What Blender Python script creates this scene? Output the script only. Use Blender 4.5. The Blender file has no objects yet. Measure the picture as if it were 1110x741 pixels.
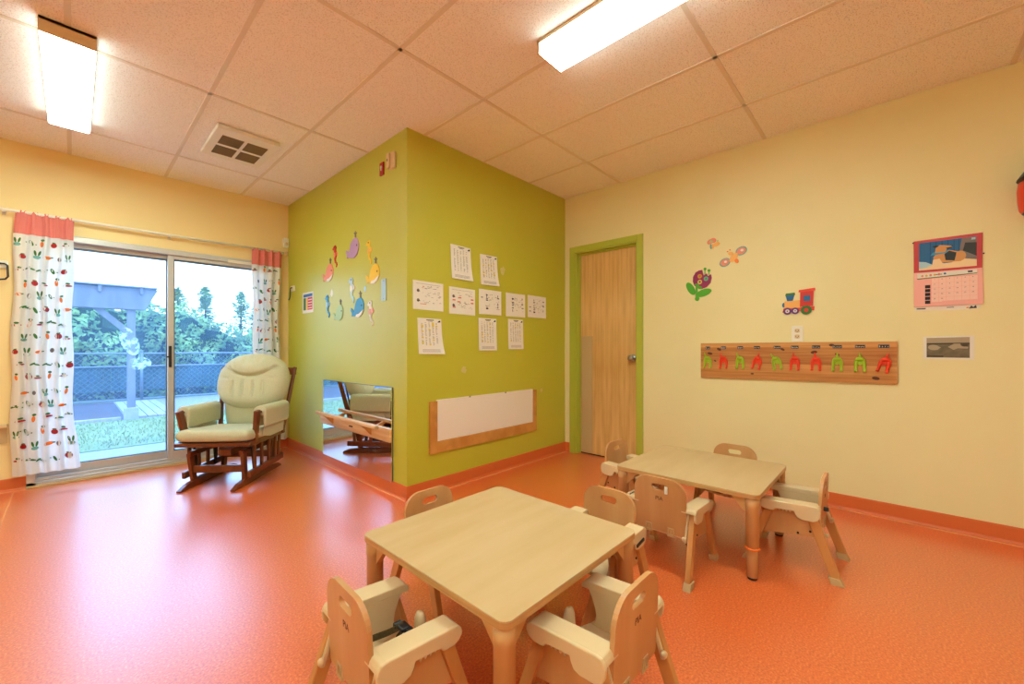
import bpy, bmesh, math, random
from mathutils import Vector, Matrix
from math import sin, cos, pi, radians as R
random.seed(7)
C = bpy.context.scene.collection
SC = bpy.context.scene

# ------------------------------------------------------------ materials
def srgb(r, g, b):
    f = lambda c: (c/255/12.92) if c/255 <= .04045 else ((c/255+.055)/1.055)**2.4
    return (f(r), f(g), f(b), 1)
MATS = {}
def mat(name, col, rough=.6, metal=0, spec=.5, coat=0, coat_rough=.1, noise=None, bump=None, trans=0):
    """noise=(scale, colour2, amount, stretch) ; bump=(scale, strength)"""
    if name in MATS: return MATS[name]
    m = bpy.data.materials.new(name); m.use_nodes = True
    nt = m.node_tree; b = nt.nodes['Principled BSDF']
    b.inputs['Base Color'].default_value = col
    b.inputs['Roughness'].default_value = rough
    b.inputs['Metallic'].default_value = metal
    b.inputs['Specular IOR Level'].default_value = spec
    b.inputs['Coat Weight'].default_value = coat
    b.inputs['Coat Roughness'].default_value = coat_rough
    tc = nt.nodes.new('ShaderNodeTexCoord')
    if noise:
        sc_, c2, amt, st = noise
        mp = nt.nodes.new('ShaderNodeMapping'); mp.inputs['Scale'].default_value = st
        nz = nt.nodes.new('ShaderNodeTexNoise'); nz.inputs['Scale'].default_value = sc_
        nz.inputs['Detail'].default_value = 4
        rp = nt.nodes.new('ShaderNodeMapRange'); rp.inputs['From Min'].default_value = .35; rp.inputs['From Max'].default_value = .65
        rp.inputs['To Max'].default_value = amt
        mx = nt.nodes.new('ShaderNodeMix'); mx.data_type = 'RGBA'
        mx.inputs[6].default_value = col; mx.inputs[7].default_value = c2
        nt.links.new(tc.outputs['Object'], mp.inputs[0]); nt.links.new(mp.outputs[0], nz.inputs['Vector'])
        nt.links.new(nz.outputs['Fac'], rp.inputs[0]); nt.links.new(rp.outputs[0], mx.inputs[0])
        nt.links.new(mx.outputs[2], b.inputs['Base Color'])
    if bump:
        nz2 = nt.nodes.new('ShaderNodeTexNoise'); nz2.inputs['Scale'].default_value = bump[0]; nz2.inputs['Detail'].default_value = 3
        bp = nt.nodes.new('ShaderNodeBump'); bp.inputs['Strength'].default_value = bump[1]; bp.inputs['Distance'].default_value = .01
        nt.links.new(tc.outputs['Object'], nz2.inputs['Vector']); nt.links.new(nz2.outputs['Fac'], bp.inputs['Height'])
        nt.links.new(bp.outputs[0], b.inputs['Normal'])
    MATS[name] = m
    return m
def emis(name, col, s):
    m = bpy.data.materials.new(name); m.use_nodes = True; nt = m.node_tree
    nt.nodes.remove(nt.nodes['Principled BSDF'])
    e = nt.nodes.new('ShaderNodeEmission'); e.inputs[0].default_value = col; e.inputs[1].default_value = s
    nt.links.new(e.outputs[0], nt.nodes['Material Output'].inputs[0]); MATS[name] = m
    return m

M = MATS
mat('wall_yellow', srgb(234, 222, 170), .62, spec=.3, noise=(1.5, srgb(230, 217, 162), 1, (1, 1, 1)), bump=(160, .03))
mat('wall_yellow_deep', srgb(240, 214, 152), .62, spec=.3, bump=(160, .03))
mat('wall_green', srgb(192, 188, 56), .5, spec=.6, coat=.4, coat_rough=.42, noise=(2.2, srgb(189, 186, 46), 1, (1, 1, 1)), bump=(160, .03))
mat('casing_green', srgb(178, 186, 66), .4)
mat('base_orange', srgb(212, 104, 48), .45)
mat('caulk', srgb(236, 170, 110), .5)
mat('white_paint', srgb(235, 230, 215), .45)
mat('cream_plastic', srgb(216, 190, 146), .38, spec=.5)
mat('cream_dark', srgb(196, 168, 120), .45)
mat('wood', srgb(206, 156, 102), .38, noise=(9, srgb(190, 132, 78), .8, (1, 1, .09)))
mat('wood_leg', srgb(206, 146, 84), .4, noise=(12, srgb(184, 118, 60), .8, (1, 1, .08)))
mat('wood_edge', srgb(222, 184, 130), .4, noise=(60, srgb(180, 130, 80), .8, (1, 1, 8)))
mat('table_top', srgb(204, 173, 128), .42, spec=.35, noise=(3, srgb(196, 163, 114), .9, (.7, 4, 1)))
mat('table_edge', srgb(206, 158, 98), .45, noise=(14, srgb(180, 128, 74), .7, (.3, .3, 12)))
mat('table_leg', srgb(206, 158, 102), .4, noise=(10, srgb(190, 138, 84), .7, (1, 1, .1)))
mat('frame_oak', srgb(206, 150, 76), .45, noise=(9, srgb(186, 126, 58), .9, (1, 1, 1)))
mat('pale_wood', srgb(228, 190, 140), .45, noise=(6, srgb(206, 150, 92), .8, (.3, 1, 6)))
mat('cherry', srgb(122, 58, 24), .28, coat=.4, noise=(12, srgb(92, 38, 14), .9, (1, .3, .3)))
mat('cushion', srgb(200, 198, 168), .85, spec=.2, noise=(120, srgb(186, 182, 146), .6, (1, 1, 1)), bump=(400, .15))
mat('black', srgb(24, 24, 26), .4)
mat('dark_strap', srgb(104, 92, 62), .8, noise=(200, srgb(84, 74, 50), .8, (1, 1, 1)))
mat('grey_metal', srgb(160, 156, 148), .3, metal=.9)
mat('aluminium', srgb(196, 194, 188), .38, metal=.35)
mat('alu_dark', srgb(92, 104, 116), .4, metal=.4)
mat('rubber', srgb(30, 26, 22), .7)
mat('paper', srgb(232, 226, 214), .7)
mat('ink', srgb(120, 108, 98), .8)
mat('ink_dark', srgb(40, 36, 40), .8)
mat('hl_yellow', srgb(226, 200, 60), .8)
mat('ink_pink', srgb(226, 130, 118), .8)
mat('red', srgb(204, 36, 22), .45)
mat('red_deep', srgb(168, 22, 22), .4)
mat('fire_red', srgb(226, 60, 28), .4)
mat('orange', srgb(238, 124, 34), .5)
mat('hook_red', srgb(234, 62, 30), .35)
mat('hook_green', srgb(158, 190, 38), .35)
mat('purple', srgb(142, 26, 84), .5)
mat('violet', srgb(92, 36, 120), .5)
mat('lilac', srgb(178, 142, 180), .5)
mat('leaf', srgb(76, 166, 26), .5)
mat('leaf_dark', srgb(52, 112, 34), .5)
mat('blue', srgb(24, 98, 150), .5)
mat('sky_blue', srgb(60, 148, 190), .5)
mat('pale_blue', srgb(170, 204, 214), .45)
mat('salmon', srgb(232, 138, 110), .5)
mat('st_yellow', srgb(238, 196, 40), .5)
mat('tan', srgb(238, 176, 92), .5)
mat('pale_green', srgb(170, 196, 130), .5)
mat('teal', srgb(110, 170, 160), .5)
mat('pink_cloth', srgb(220, 122, 110), .85)
mat('stone_grey', srgb(120, 112, 110), .7)
mat('cal_pink', srgb(240, 172, 162), .4)
mat('cal_red', srgb(192, 38, 42), .35)
mat('dog_tan', srgb(204, 146, 84), .5)
mat('dog_light', srgb(234, 206, 160), .5)
mat('door_blue', srgb(14, 96, 150), .5)
mat('door_blue2', srgb(10, 70, 116), .5)
mat('photo_grey', srgb(118, 106, 84), .5, noise=(30, srgb(88, 80, 60), .8, (1, 1, 1)))
mat('photo_light', srgb(168, 152, 126), .5)
mat('photo_dark', srgb(62, 54, 40), .5)
mat('vent_dark', srgb(134, 112, 78), .7)
mat('tile_grid', srgb(226, 214, 196), .6)
mat('smudge', srgb(206, 196, 130), .6)
mat('board_white', srgb(236, 228, 214), .3)
mat('timber_out', srgb(104, 108, 120), .8, noise=(8, srgb(84, 90, 104), .8, (1, 1, .2)))
mat('concrete', srgb(146, 152, 166), .9, noise=(12, srgb(134, 140, 154), .8, (1, 1, 1)))
mat('lawn_green', srgb(122, 136, 84), .95, noise=(40, srgb(98, 118, 64), 1, (1, 1, 1)))
mat('mulch', srgb(72, 68, 72), .95, noise=(60, srgb(66, 62, 70), 1, (1, 1, 1)))
mat('gravel', srgb(134, 134, 140), .95, noise=(90, srgb(108, 110, 116), 1, (1, 1, 1)))
mat('deck', srgb(150, 150, 152), .8, noise=(8, srgb(130, 132, 138), 1, (8, .4, 1)))
mat('fence_metal', srgb(96, 112, 124), .5, metal=.3)
mat('fence_screen', srgb(44, 86, 92), .9, noise=(24, srgb(30, 62, 70), 1, (1, 1, 1)))
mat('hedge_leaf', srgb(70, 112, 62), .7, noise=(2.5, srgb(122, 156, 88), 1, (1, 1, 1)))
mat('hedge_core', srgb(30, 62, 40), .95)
mat('conifer', srgb(158, 184, 116), .8, noise=(2.5, srgb(124, 156, 92), 1, (1, 1, 1)))
mat('trunk', srgb(96, 80, 66), .9)

# veneer door
def veneer():
    m = mat('veneer', srgb(206, 152, 78), .4); nt = m.node_tree; b = nt.nodes['Principled BSDF']
    tc = nt.nodes.new('ShaderNodeTexCoord')
    sx = nt.nodes.new('ShaderNodeSeparateXYZ'); nt.links.new(tc.outputs['Object'], sx.inputs[0])
    mul = nt.nodes.new('ShaderNodeMath'); mul.operation = 'MULTIPLY'; mul.inputs[1].default_value = 5.2
    nt.links.new(sx.outputs['Y'], mul.inputs[0])
    pp = nt.nodes.new('ShaderNodeMath'); pp.operation = 'PINGPONG'; pp.inputs[1].default_value = .5
    nt.links.new(mul.outputs[0], pp.inputs[0])
    cb = nt.nodes.new('ShaderNodeCombineXYZ'); nt.links.new(pp.outputs[0], cb.inputs[0])
    mz = nt.nodes.new('ShaderNodeMath'); mz.operation = 'MULTIPLY'; mz.inputs[1].default_value = .35
    nt.links.new(sx.outputs['Z'], mz.inputs[0]); nt.links.new(mz.outputs[0], cb.inputs[2])
    nz = nt.nodes.new('ShaderNodeTexNoise'); nz.inputs['Scale'].default_value = 5; nz.inputs['Detail'].default_value = 5
    nt.links.new(cb.outputs[0], nz.inputs['Vector'])
    cr = nt.nodes.new('ShaderNodeValToRGB'); nt.links.new(nz.outputs['Fac'], cr.inputs[0])
    cr.color_ramp.elements[0].position = .3; cr.color_ramp.elements[0].color = srgb(200, 152, 84)
    cr.color_ramp.elements[1].position = .7; cr.color_ramp.elements[1].color = srgb(230, 190, 122)
    nt.links.new(cr.outputs[0], b.inputs['Base Color'])
veneer()

# knotty hook board: horizontal planks
def hook_board_mat():
    m = mat('knotty', srgb(196, 132, 66), .45); nt = m.node_tree; b = nt.nodes['Principled BSDF']
    tc = nt.nodes.new('ShaderNodeTexCoord')
    sx = nt.nodes.new('ShaderNodeSeparateXYZ'); nt.links.new(tc.outputs['Object'], sx.inputs[0])
    fl = nt.nodes.new('ShaderNodeMath'); fl.operation = 'MULTIPLY'; fl.inputs[1].default_value = 16
    nt.links.new(sx.outputs['Z'], fl.inputs[0])
    f2 = nt.nodes.new('ShaderNodeMath'); f2.operation = 'FLOOR'; nt.links.new(fl.outputs[0], f2.inputs[0])
    wn = nt.nodes.new('ShaderNodeTexWhiteNoise'); wn.noise_dimensions = '1D'; nt.links.new(f2.outputs[0], wn.inputs['W'])
    mp = nt.nodes.new('ShaderNodeMapping'); mp.inputs['Scale'].default_value = (1.5, 1, 40)
    nt.links.new(tc.outputs['Object'], mp.inputs[0])
    nz = nt.nodes.new('ShaderNodeTexNoise'); nz.inputs['Scale'].default_value = 1.6; nz.inputs['Detail'].default_value = 6
    nt.links.new(mp.outputs[0], nz.inputs['Vector'])
    ad = nt.nodes.new('ShaderNodeMath'); ad.operation = 'MULTIPLY_ADD'; ad.inputs[1].default_value = .35
    nt.links.new(wn.outputs[0], ad.inputs[0]); nt.links.new(nz.outputs['Fac'], ad.inputs[2])
    cr = nt.nodes.new('ShaderNodeValToRGB'); nt.links.new(ad.outputs[0], cr.inputs[0])
    cr.color_ramp.elements[0].position = .35; cr.color_ramp.elements[0].color = srgb(216, 156, 86)
    cr.color_ramp.elements[1].position = .95; cr.color_ramp.elements[1].color = srgb(166, 98, 42)
    nt.links.new(cr.outputs[0], b.inputs['Base Color'])
hook_board_mat()

def floor_mat():
    m = mat('linoleum', srgb(226, 106, 52), .36, spec=.5, coat=FLOOR_COAT, coat_rough=.30); nt = m.node_tree; b = nt.nodes['Principled BSDF']
    b.inputs['Coat IOR'].default_value = 1.8
    tc = nt.nodes.new('ShaderNodeTexCoord')
    nz = nt.nodes.new('ShaderNodeTexNoise'); nz.inputs['Scale'].default_value = 130; nz.inputs['Detail'].default_value = 2
    nt.links.new(tc.outputs['Object'], nz.inputs['Vector'])
    cr = nt.nodes.new('ShaderNodeValToRGB'); nt.links.new(nz.outputs['Fac'], cr.inputs[0])
    e = cr.color_ramp.elements
    e[0].position = .34; e[0].color = srgb(206, 80, 32)
    e[1].position = .7; e[1].color = srgb(240, 148, 86)
    n = e.new(.46); n.color = srgb(224, 100, 44); n2 = e.new(.56); n2.color = srgb(230, 110, 50)
    nt.links.new(cr.outputs[0], b.inputs['Base Color'])
    nb = nt.nodes.new('ShaderNodeTexNoise'); nb.inputs['Scale'].default_value = 55; nb.inputs['Detail'].default_value = 3
    nt.links.new(tc.outputs['Object'], nb.inputs['Vector'])
    bp = nt.nodes.new('ShaderNodeBump'); bp.inputs['Strength'].default_value = .10; bp.inputs['Distance'].default_value = .004
    nt.links.new(nb.outputs['Fac'], bp.inputs['Height']); nt.links.new(bp.outputs[0], b.inputs['Normal'])
    nt.links.new(bp.outputs[0], b.inputs['Coat Normal'])
FLOOR_COAT = 1
floor_mat()

def ceiling_mat():
    m = mat('ceiling_tile', srgb(232, 214, 192), .9, spec=.1); nt = m.node_tree; b = nt.nodes['Principled BSDF']
    tc = nt.nodes.new('ShaderNodeTexCoord')
    nz = nt.nodes.new('ShaderNodeTexNoise'); nz.inputs['Scale'].default_value = 170; nz.inputs['Detail'].default_value = 2
    nt.links.new(tc.outputs['Object'], nz.inputs['Vector'])
    cr = nt.nodes.new('ShaderNodeValToRGB'); nt.links.new(nz.outputs['Fac'], cr.inputs[0])
    e = cr.color_ramp.elements
    e[0].position = .36; e[0].color = srgb(216, 204, 190)
    e[1].position = .44; e[1].color = srgb(247, 242, 236)
    nt.links.new(cr.outputs[0], b.inputs['Base Color'])
    bp = nt.nodes.new('ShaderNodeBump'); bp.inputs['Strength'].default_value = .12; bp.inputs['Distance'].default_value = .002
    nt.links.new(nz.outputs['Fac'], bp.inputs['Height']); nt.links.new(bp.outputs[0], b.inputs['Normal'])
ceiling_mat()

def glass_mat():
    m = bpy.data.materials.new('pane_glass'); m.use_nodes = True; nt = m.node_tree
    nt.nodes.remove(nt.nodes['Principled BSDF'])
    tr = nt.nodes.new('ShaderNodeBsdfTransparent'); tr.inputs[0].default_value = (.93, .97, 1, 1)
    gl = nt.nodes.new('ShaderNodeBsdfGlossy'); gl.inputs['Roughness'].default_value = .02
    fr = nt.nodes.new('ShaderNodeFresnel'); fr.inputs[0].default_value = 1.45
    mx = nt.nodes.new('ShaderNodeMixShader')
    nt.links.new(fr.outputs[0], mx.inputs[0]); nt.links.new(tr.outputs[0], mx.inputs[1]); nt.links.new(gl.outputs[0], mx.inputs[2])
    # bluish window-glare haze put into the panes as a translucent film with faint smudges
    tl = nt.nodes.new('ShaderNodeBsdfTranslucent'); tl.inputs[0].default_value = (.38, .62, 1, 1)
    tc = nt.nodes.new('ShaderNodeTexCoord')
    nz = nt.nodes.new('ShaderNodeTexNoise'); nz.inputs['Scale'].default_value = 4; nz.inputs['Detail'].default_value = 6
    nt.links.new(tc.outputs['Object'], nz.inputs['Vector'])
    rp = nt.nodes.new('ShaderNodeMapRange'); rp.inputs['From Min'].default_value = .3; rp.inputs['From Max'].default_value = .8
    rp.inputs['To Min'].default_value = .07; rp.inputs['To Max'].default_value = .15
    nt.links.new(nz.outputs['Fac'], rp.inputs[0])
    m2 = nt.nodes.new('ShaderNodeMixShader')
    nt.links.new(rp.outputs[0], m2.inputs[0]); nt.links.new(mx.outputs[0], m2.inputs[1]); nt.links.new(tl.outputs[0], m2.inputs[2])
    nt.links.new(m2.outputs[0], nt.nodes['Material Output'].inputs[0]); MATS['pane_glass'] = m
    s = bpy.data.materials.new('glass_smear'); s.use_nodes = True; nt = s.node_tree
    nt.nodes.remove(nt.nodes['Principled BSDF'])
    tr = nt.nodes.new('ShaderNodeBsdfTransparent'); tl = nt.nodes.new('ShaderNodeBsdfTranslucent'); tl.inputs[0].default_value = (.85, .93, 1, 1)
    tc = nt.nodes.new('ShaderNodeTexCoord')
    nz = nt.nodes.new('ShaderNodeTexNoise'); nz.inputs['Scale'].default_value = 26; nz.inputs['Detail'].default_value = 4
    nt.links.new(tc.outputs['Object'], nz.inputs['Vector'])
    rp = nt.nodes.new('ShaderNodeMapRange'); rp.inputs['From Min'].default_value = .4; rp.inputs['From Max'].default_value = .65
    rp.inputs['To Max'].default_value = .6
    nt.links.new(nz.outputs['Fac'], rp.inputs[0])
    mx = nt.nodes.new('ShaderNodeMixShader')
    nt.links.new(rp.outputs[0], mx.inputs[0]); nt.links.new(tr.outputs[0], mx.inputs[1]); nt.links.new(tl.outputs[0], mx.inputs[2])
    nt.links.new(mx.outputs[0], nt.nodes['Material Output'].inputs[0]); MATS['glass_smear'] = s
    c = bpy.data.materials.new('curtain_cloth'); c.use_nodes = True; nt = c.node_tree
    b = nt.nodes['Principled BSDF']; b.inputs['Base Color'].default_value = srgb(240, 238, 230); b.inputs['Roughness'].default_value = .9
    tl = nt.nodes.new('ShaderNodeBsdfTranslucent'); tl.inputs[0].default_value = srgb(240, 240, 236)
    mx = nt.nodes.new('ShaderNodeMixShader'); mx.inputs[0].default_value = .3
    nt.links.new(b.outputs[0], mx.inputs[1]); nt.links.new(tl.outputs[0], mx.inputs[2])
    nt.links.new(mx.outputs[0], nt.nodes['Material Output'].inputs[0]); MATS['curtain_cloth'] = c
    mr = bpy.data.materials.new('mirror_glass'); mr.use_nodes = True; b = mr.node_tree.nodes['Principled BSDF']
    b.inputs['Base Color'].default_value = (.86, .88, .88, 1); b.inputs['Metallic'].default_value = 1; b.inputs['Roughness'].default_value = .02
    MATS['mirror_glass'] = mr
glass_mat()

LAMP = 12
def lamp_mat():
    m = bpy.data.materials.new('diffuser'); m.use_nodes = True; nt = m.node_tree
    nt.nodes.remove(nt.nodes['Principled BSDF'])
    e = nt.nodes.new('ShaderNodeEmission'); e.inputs[0].default_value = (.80, 1, .93, 1)
    tc = nt.nodes.new('ShaderNodeTexCoord'); sx = nt.nodes.new('ShaderNodeSeparateXYZ')
    nt.links.new(tc.outputs['Object'], sx.inputs[0])
    ab = nt.nodes.new('ShaderNodeMath'); ab.operation = 'ABSOLUTE'; nt.links.new(sx.outputs['X'], ab.inputs[0])
    sb = nt.nodes.new('ShaderNodeMath'); sb.operation = 'SUBTRACT'; sb.inputs[1].default_value = .045; nt.links.new(ab.outputs[0], sb.inputs[0])
    ab2 = nt.nodes.new('ShaderNodeMath'); ab2.operation = 'ABSOLUTE'; nt.links.new(sb.outputs[0], ab2.inputs[0])
    rp = nt.nodes.new('ShaderNodeMapRange'); rp.inputs['From Max'].default_value = .06
    rp.inputs['To Min'].default_value = LAMP*1.25; rp.inputs['To Max'].default_value = LAMP*.55
    nt.links.new(ab2.outputs[0], rp.inputs[0]); nt.links.new(rp.outputs[0], e.inputs[1])
    nt.links.new(e.outputs[0], nt.nodes['Material Output'].inputs[0]); MATS['diffuser'] = m
lamp_mat()
emis('diffuser_side', (.80, 1, .93, 1), LAMP*.12)

# ------------------------------------------------------------ mesh helpers
def box(bm, x0, x1, y0, y1, z0, z1, mi=0, mx=None):
    vs = [bm.verts.new(Vector(p)) for p in ((x0,y0,z0),(x1,y0,z0),(x1,y1,z0),(x0,y1,z0),(x0,y0,z1),(x1,y0,z1),(x1,y1,z1),(x0,y1,z1))]
    if mx: 
        for v in vs: v.co = mx @ v.co
    for f in ((0,3,2,1),(4,5,6,7),(0,1,5,4),(1,2,6,5),(2,3,7,6),(3,0,4,7)):
        bm.faces.new([vs[i] for i in f]).material_index = mi
def prism(bm, pts, axis, a, b, mi=0, hole=None, mx=None):
    """extrude a 2-d outline. axis 'y': pts are (x,z); 'x': pts are (y,z); 'z': pts are (x,y)"""
    def P(p, t):
        v = Vector((p[0], t, p[1])) if axis == 'y' else Vector((t, p[0], p[1])) if axis == 'x' else Vector((p[0], p[1], t))
        return mx @ v if mx else v
    loops = [pts] + ([hole] if hole else [])
    ra = [[bm.verts.new(P(p, a)) for p in L] for L in loops]
    rb = [[bm.verts.new(P(p, b)) for p in L] for L in loops]
    for A, B in zip(ra, rb):
        n = len(A)
        for i in range(n):
            bm.faces.new((A[i], A[(i+1) % n], B[(i+1) % n], B[i])).material_index = mi
    for rr in (ra, rb):
        if not hole:
            bm.faces.new(rr[0]).material_index = mi
        else:
            ed = []
            for L in rr:
                for i in range(len(L)):
                    e = bm.edges.get((L[i], L[(i+1) % len(L)])) or bm.edges.new((L[i], L[(i+1) % len(L)]))
                    ed.append(e)
            r = bmesh.ops.triangle_fill(bm, use_beauty=True, use_dissolve=False, edges=ed)
            for g in r['geom']:
                if isinstance(g, bmesh.types.BMFace): g.material_index = mi
def tube(bm, p0, p1, r0, r1=None, n=12, mi=0, cap=True):
    r1 = r0 if r1 is None else r1
    p0, p1 = Vector(p0), Vector(p1); d = (p1-p0).normalized()
    u = d.orthogonal().normalized(); v = d.cross(u)
    A = [bm.verts.new(p0 + r0*(cos(2*pi*i/n)*u + sin(2*pi*i/n)*v)) for i in range(n)]
    B = [bm.verts.new(p1 + r1*(cos(2*pi*i/n)*u + sin(2*pi*i/n)*v)) for i in range(n)]
    for i in range(n):
        f = bm.faces.new((A[i], A[(i+1) % n], B[(i+1) % n], B[i])); f.material_index = mi; f.smooth = True
    if cap:
        bm.faces.new(A[::-1]).material_index = mi; bm.faces.new(B).material_index = mi
def pipe(bm, pts, r, n=8, mi=0):
    pts = [Vector(p) for p in pts]; rings = []; u = None
    for i, p in enumerate(pts):
        d = (pts[min(i+1, len(pts)-1)] - pts[max(i-1, 0)]).normalized()
        u = d.orthogonal().normalized() if u is None else (u - d*u.dot(d)).normalized()
        v = d.cross(u); rr = r[i] if isinstance(r, (list, tuple)) else r
        rings.append([bm.verts.new(p + rr*(cos(2*pi*k/n)*u + sin(2*pi*k/n)*v)) for k in range(n)])
    for a, b in zip(rings, rings[1:]):
        for k in range(n):
            f = bm.faces.new((a[k], a[(k+1) % n], b[(k+1) % n], b[k])); f.material_index = mi; f.smooth = True
    bm.faces.new(rings[0][::-1]).material_index = mi; bm.faces.new(rings[-1]).material_index = mi
def lathe(bm, prof, n=20, mi=0, mx=None):
    rings = []
    for r, z in prof:
        rings.append([bm.verts.new((mx or Matrix()) @ Vector((r*cos(2*pi*k/n), r*sin(2*pi*k/n), z))) for k in range(n)])
    for a, b in zip(rings, rings[1:]):
        for k in range(n):
            f = bm.faces.new((a[k], a[(k+1) % n], b[(k+1) % n], b[k])); f.material_index = mi; f.smooth = True
    bm.faces.new(rings[0][::-1]).material_index = mi; bm.faces.new(rings[-1]).material_index = mi
def beam(bm, p0, p1, w0, d0, w1=None, d1=None, mi=0, up=(1, 0, 0)):
    """tapered rectangular bar; w along 'up', d across"""
    w1 = w1 or w0; d1 = d1 or d0
    p0, p1 = Vector(p0), Vector(p1); d = (p1-p0).normalized(); u = Vector(up); u = (u - d*u.dot(d)).normalized(); v = d.cross(u)
    A = [bm.verts.new(p0 + s*w0/2*u + t*d0/2*v) for s, t in ((-1,-1),(1,-1),(1,1),(-1,1))]
    B = [bm.verts.new(p1 + s*w1/2*u + t*d1/2*v) for s, t in ((-1,-1),(1,-1),(1,1),(-1,1))]
    for i in range(4): bm.faces.new((A[i], A[(i+1) % 4], B[(i+1) % 4], B[i])).material_index = mi
    bm.faces.new(A[::-1]).material_index = mi; bm.faces.new(B).material_index = mi
def rrect(x0, x1, z0, z1, r, n=6, rs=None):
    rs = rs or (r, r, r, r); P = []   # corners: BL BR TR TL
    for (cx, cz, a0), q in zip(((x0, z0, pi), (x1, z0, 1.5*pi), (x1, z1, 0), (x0, z1, .5*pi)), rs):
        ccx = cx + (q if cx == x0 else -q); ccz = cz + (q if cz == z0 else -q)
        if q < 1e-5: P.append((cx, cz)); continue
        for k in range(n+1):
            a = a0 + k*pi/2/n; P.append((ccx + q*cos(a), ccz + q*sin(a)))
    return P
def ell(cx, cz, rx, rz, n=20, rot=0, a0=0, a1=2*pi):
    P = []
    full = abs(a1-a0-2*pi) < 1e-6
    for k in range(n if full else n+1):
        a = a0 + (a1-a0)*k/n; x, z = rx*cos(a), rz*sin(a)
        P.append((cx + x*cos(rot) - z*sin(rot), cz + x*sin(rot) + z*cos(rot)))
    return P
def obj(name, bm, mats, parent=None, bevel=0, seg=2, smooth=False, loc=None, rz=None):
    bmesh.ops.recalc_face_normals(bm, faces=bm.faces)
    me = bpy.data.meshes.new(name); bm.to_mesh(me); bm.free()
    for m in (mats if isinstance(mats, (list, tuple)) else [mats]): me.materials.append(M[m] if isinstance(m, str) else m)
    if smooth:
        for p in me.polygons: p.use_smooth = True
    o = bpy.data.objects.new(name, me); C.objects.link(o)
    if bevel:
        b = o.modifiers.new('bevel', 'BEVEL'); b.width = bevel; b.segments = seg; b.limit_method = 'ANGLE'; b.angle_limit = R(35)
    if parent: o.parent = parent
    if loc is not None: o.location = loc
    if rz is not None: o.rotation_euler = (0, 0, rz)
    return o
def tag(o, label, cat, group=None, kind=None):
    o['label'] = label; o['category'] = cat
    if group: o['group'] = group
    if kind: o['kind'] = kind
    return o
def thing(name, label, cat, loc=(0,0,0), rz=0, group=None):
    o = bpy.data.objects.new(name, None); o.empty_display_size = .1; C.objects.link(o)
    o.location = loc; o.rotation_euler = (0, 0, rz)
    return tag(o, label, cat, group)
def struct(name, bm, mats, **k):
    o = obj(name, bm, mats, **k)
    if not k.get('parent'): o['kind'] = 'structure'
    return o
def copy_tree(o, parent=None):
    c = o.copy(); C.objects.link(c); c.parent = parent
    for ch in [x for x in C.objects if x.parent == o]: copy_tree(ch, c)
    return c
def B(): return bmesh.new()
def text(bm, s, size, x, z, y, mi, align='CENTER', mx=None):
    cu = bpy.data.curves.new('t', 'FONT'); cu.body = s; cu.size = size; cu.align_x = align; cu.extrude = .0003
    o = bpy.data.objects.new('t', cu); C.objects.link(o)
    dg = bpy.context.evaluated_depsgraph_get(); me = o.evaluated_get(dg).to_mesh()
    T = Matrix.Translation((x, y, z)) @ Matrix.Rotation(pi/2, 4, 'X')
    if mx: T = mx @ T
    vs = [bm.verts.new(T @ v.co) for v in me.vertices]
    for p in me.polygons:
        try: bm.faces.new([vs[i] for i in p.vertices]).material_index = mi
        except ValueError: pass
    bpy.data.objects.remove(o); bpy.data.curves.remove(cu)

# ------------------------------------------------------------ room dimensions
XR, YW, XG, YG, H = 3.626, 5.0, 1.66, 2.591, 2.719
XL, YB = -2.3, -2.4
T = .14

# floor and ceiling
bm = B(); box(bm, XL-T, XR+T+.4, YB-T, YW+.02, -.12, 0); struct('floor', bm, 'linoleum')
bm = B(); beam(bm, (-.31, 4.97, .0004), (-.31, YB, .0004), .005, .0006, up=(1,0,0)); s = struct('trim_7', bm, 'caulk')
bm = B(); box(bm, XL-T, XR+T, YB-T, YW+T, H, H+.1); ceil = struct('ceiling', bm, 'ceiling_tile')
bm = B()
gx, gy, t = -.0178, .7185, .6096
for i in range(-4, 7):
    x = gx + i*t
    if XL < x < XR: box(bm, x-.012, x+.012, YB, YW, H-.004, H+.002)
for j in range(-6, 9, 2):
    y = gy + j*t
    if YB < y < YW: box(bm, XL, XR, y-.012, y+.012, H-.004, H+.002)
obj('grid', bm, 'tile_grid', ceil)

# walls
bm = B()
OX0, OX1, OZ0, OZ1 = -.25, 1.52, .0, 2.04
box(bm, XL-T, OX0, YW, YW+T, 0, H); box(bm, OX1, XG+.1, YW, YW+T, 0, H); box(bm, OX0, OX1, YW, YW+T, OZ1, H)
struct('wall_window', bm, 'wall_yellow_deep')
bm = B(); box(bm, XG, XG+.1, YG, YW, 0, H); struct('wall_green_left', bm, 'wall_green')
bm = B(); box(bm, XG+.1, XR, YG, YG+.1, 0, H); struct('wall_green_right', bm, 'wall_green')
bm = B(); DY0, DY1, DZ = 1.755, 2.455, 2.117
box(bm, XR, XR+T, YB-T, DY0, 0, H); box(bm, XR, XR+T, DY1, YG+.1, 0, H); box(bm, XR, XR+T, DY0, DY1, DZ, H)
struct('wall_right', bm, 'wall_yellow')
bm = B(); box(bm, XL-T, XL, YB-T, YW, 0, H); struct('wall_left', bm, 'wall_yellow')
bm = B(); box(bm, XL, XR, YB-T, YB, 0, H); struct('wall_back', bm, 'wall_yellow')

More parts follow.
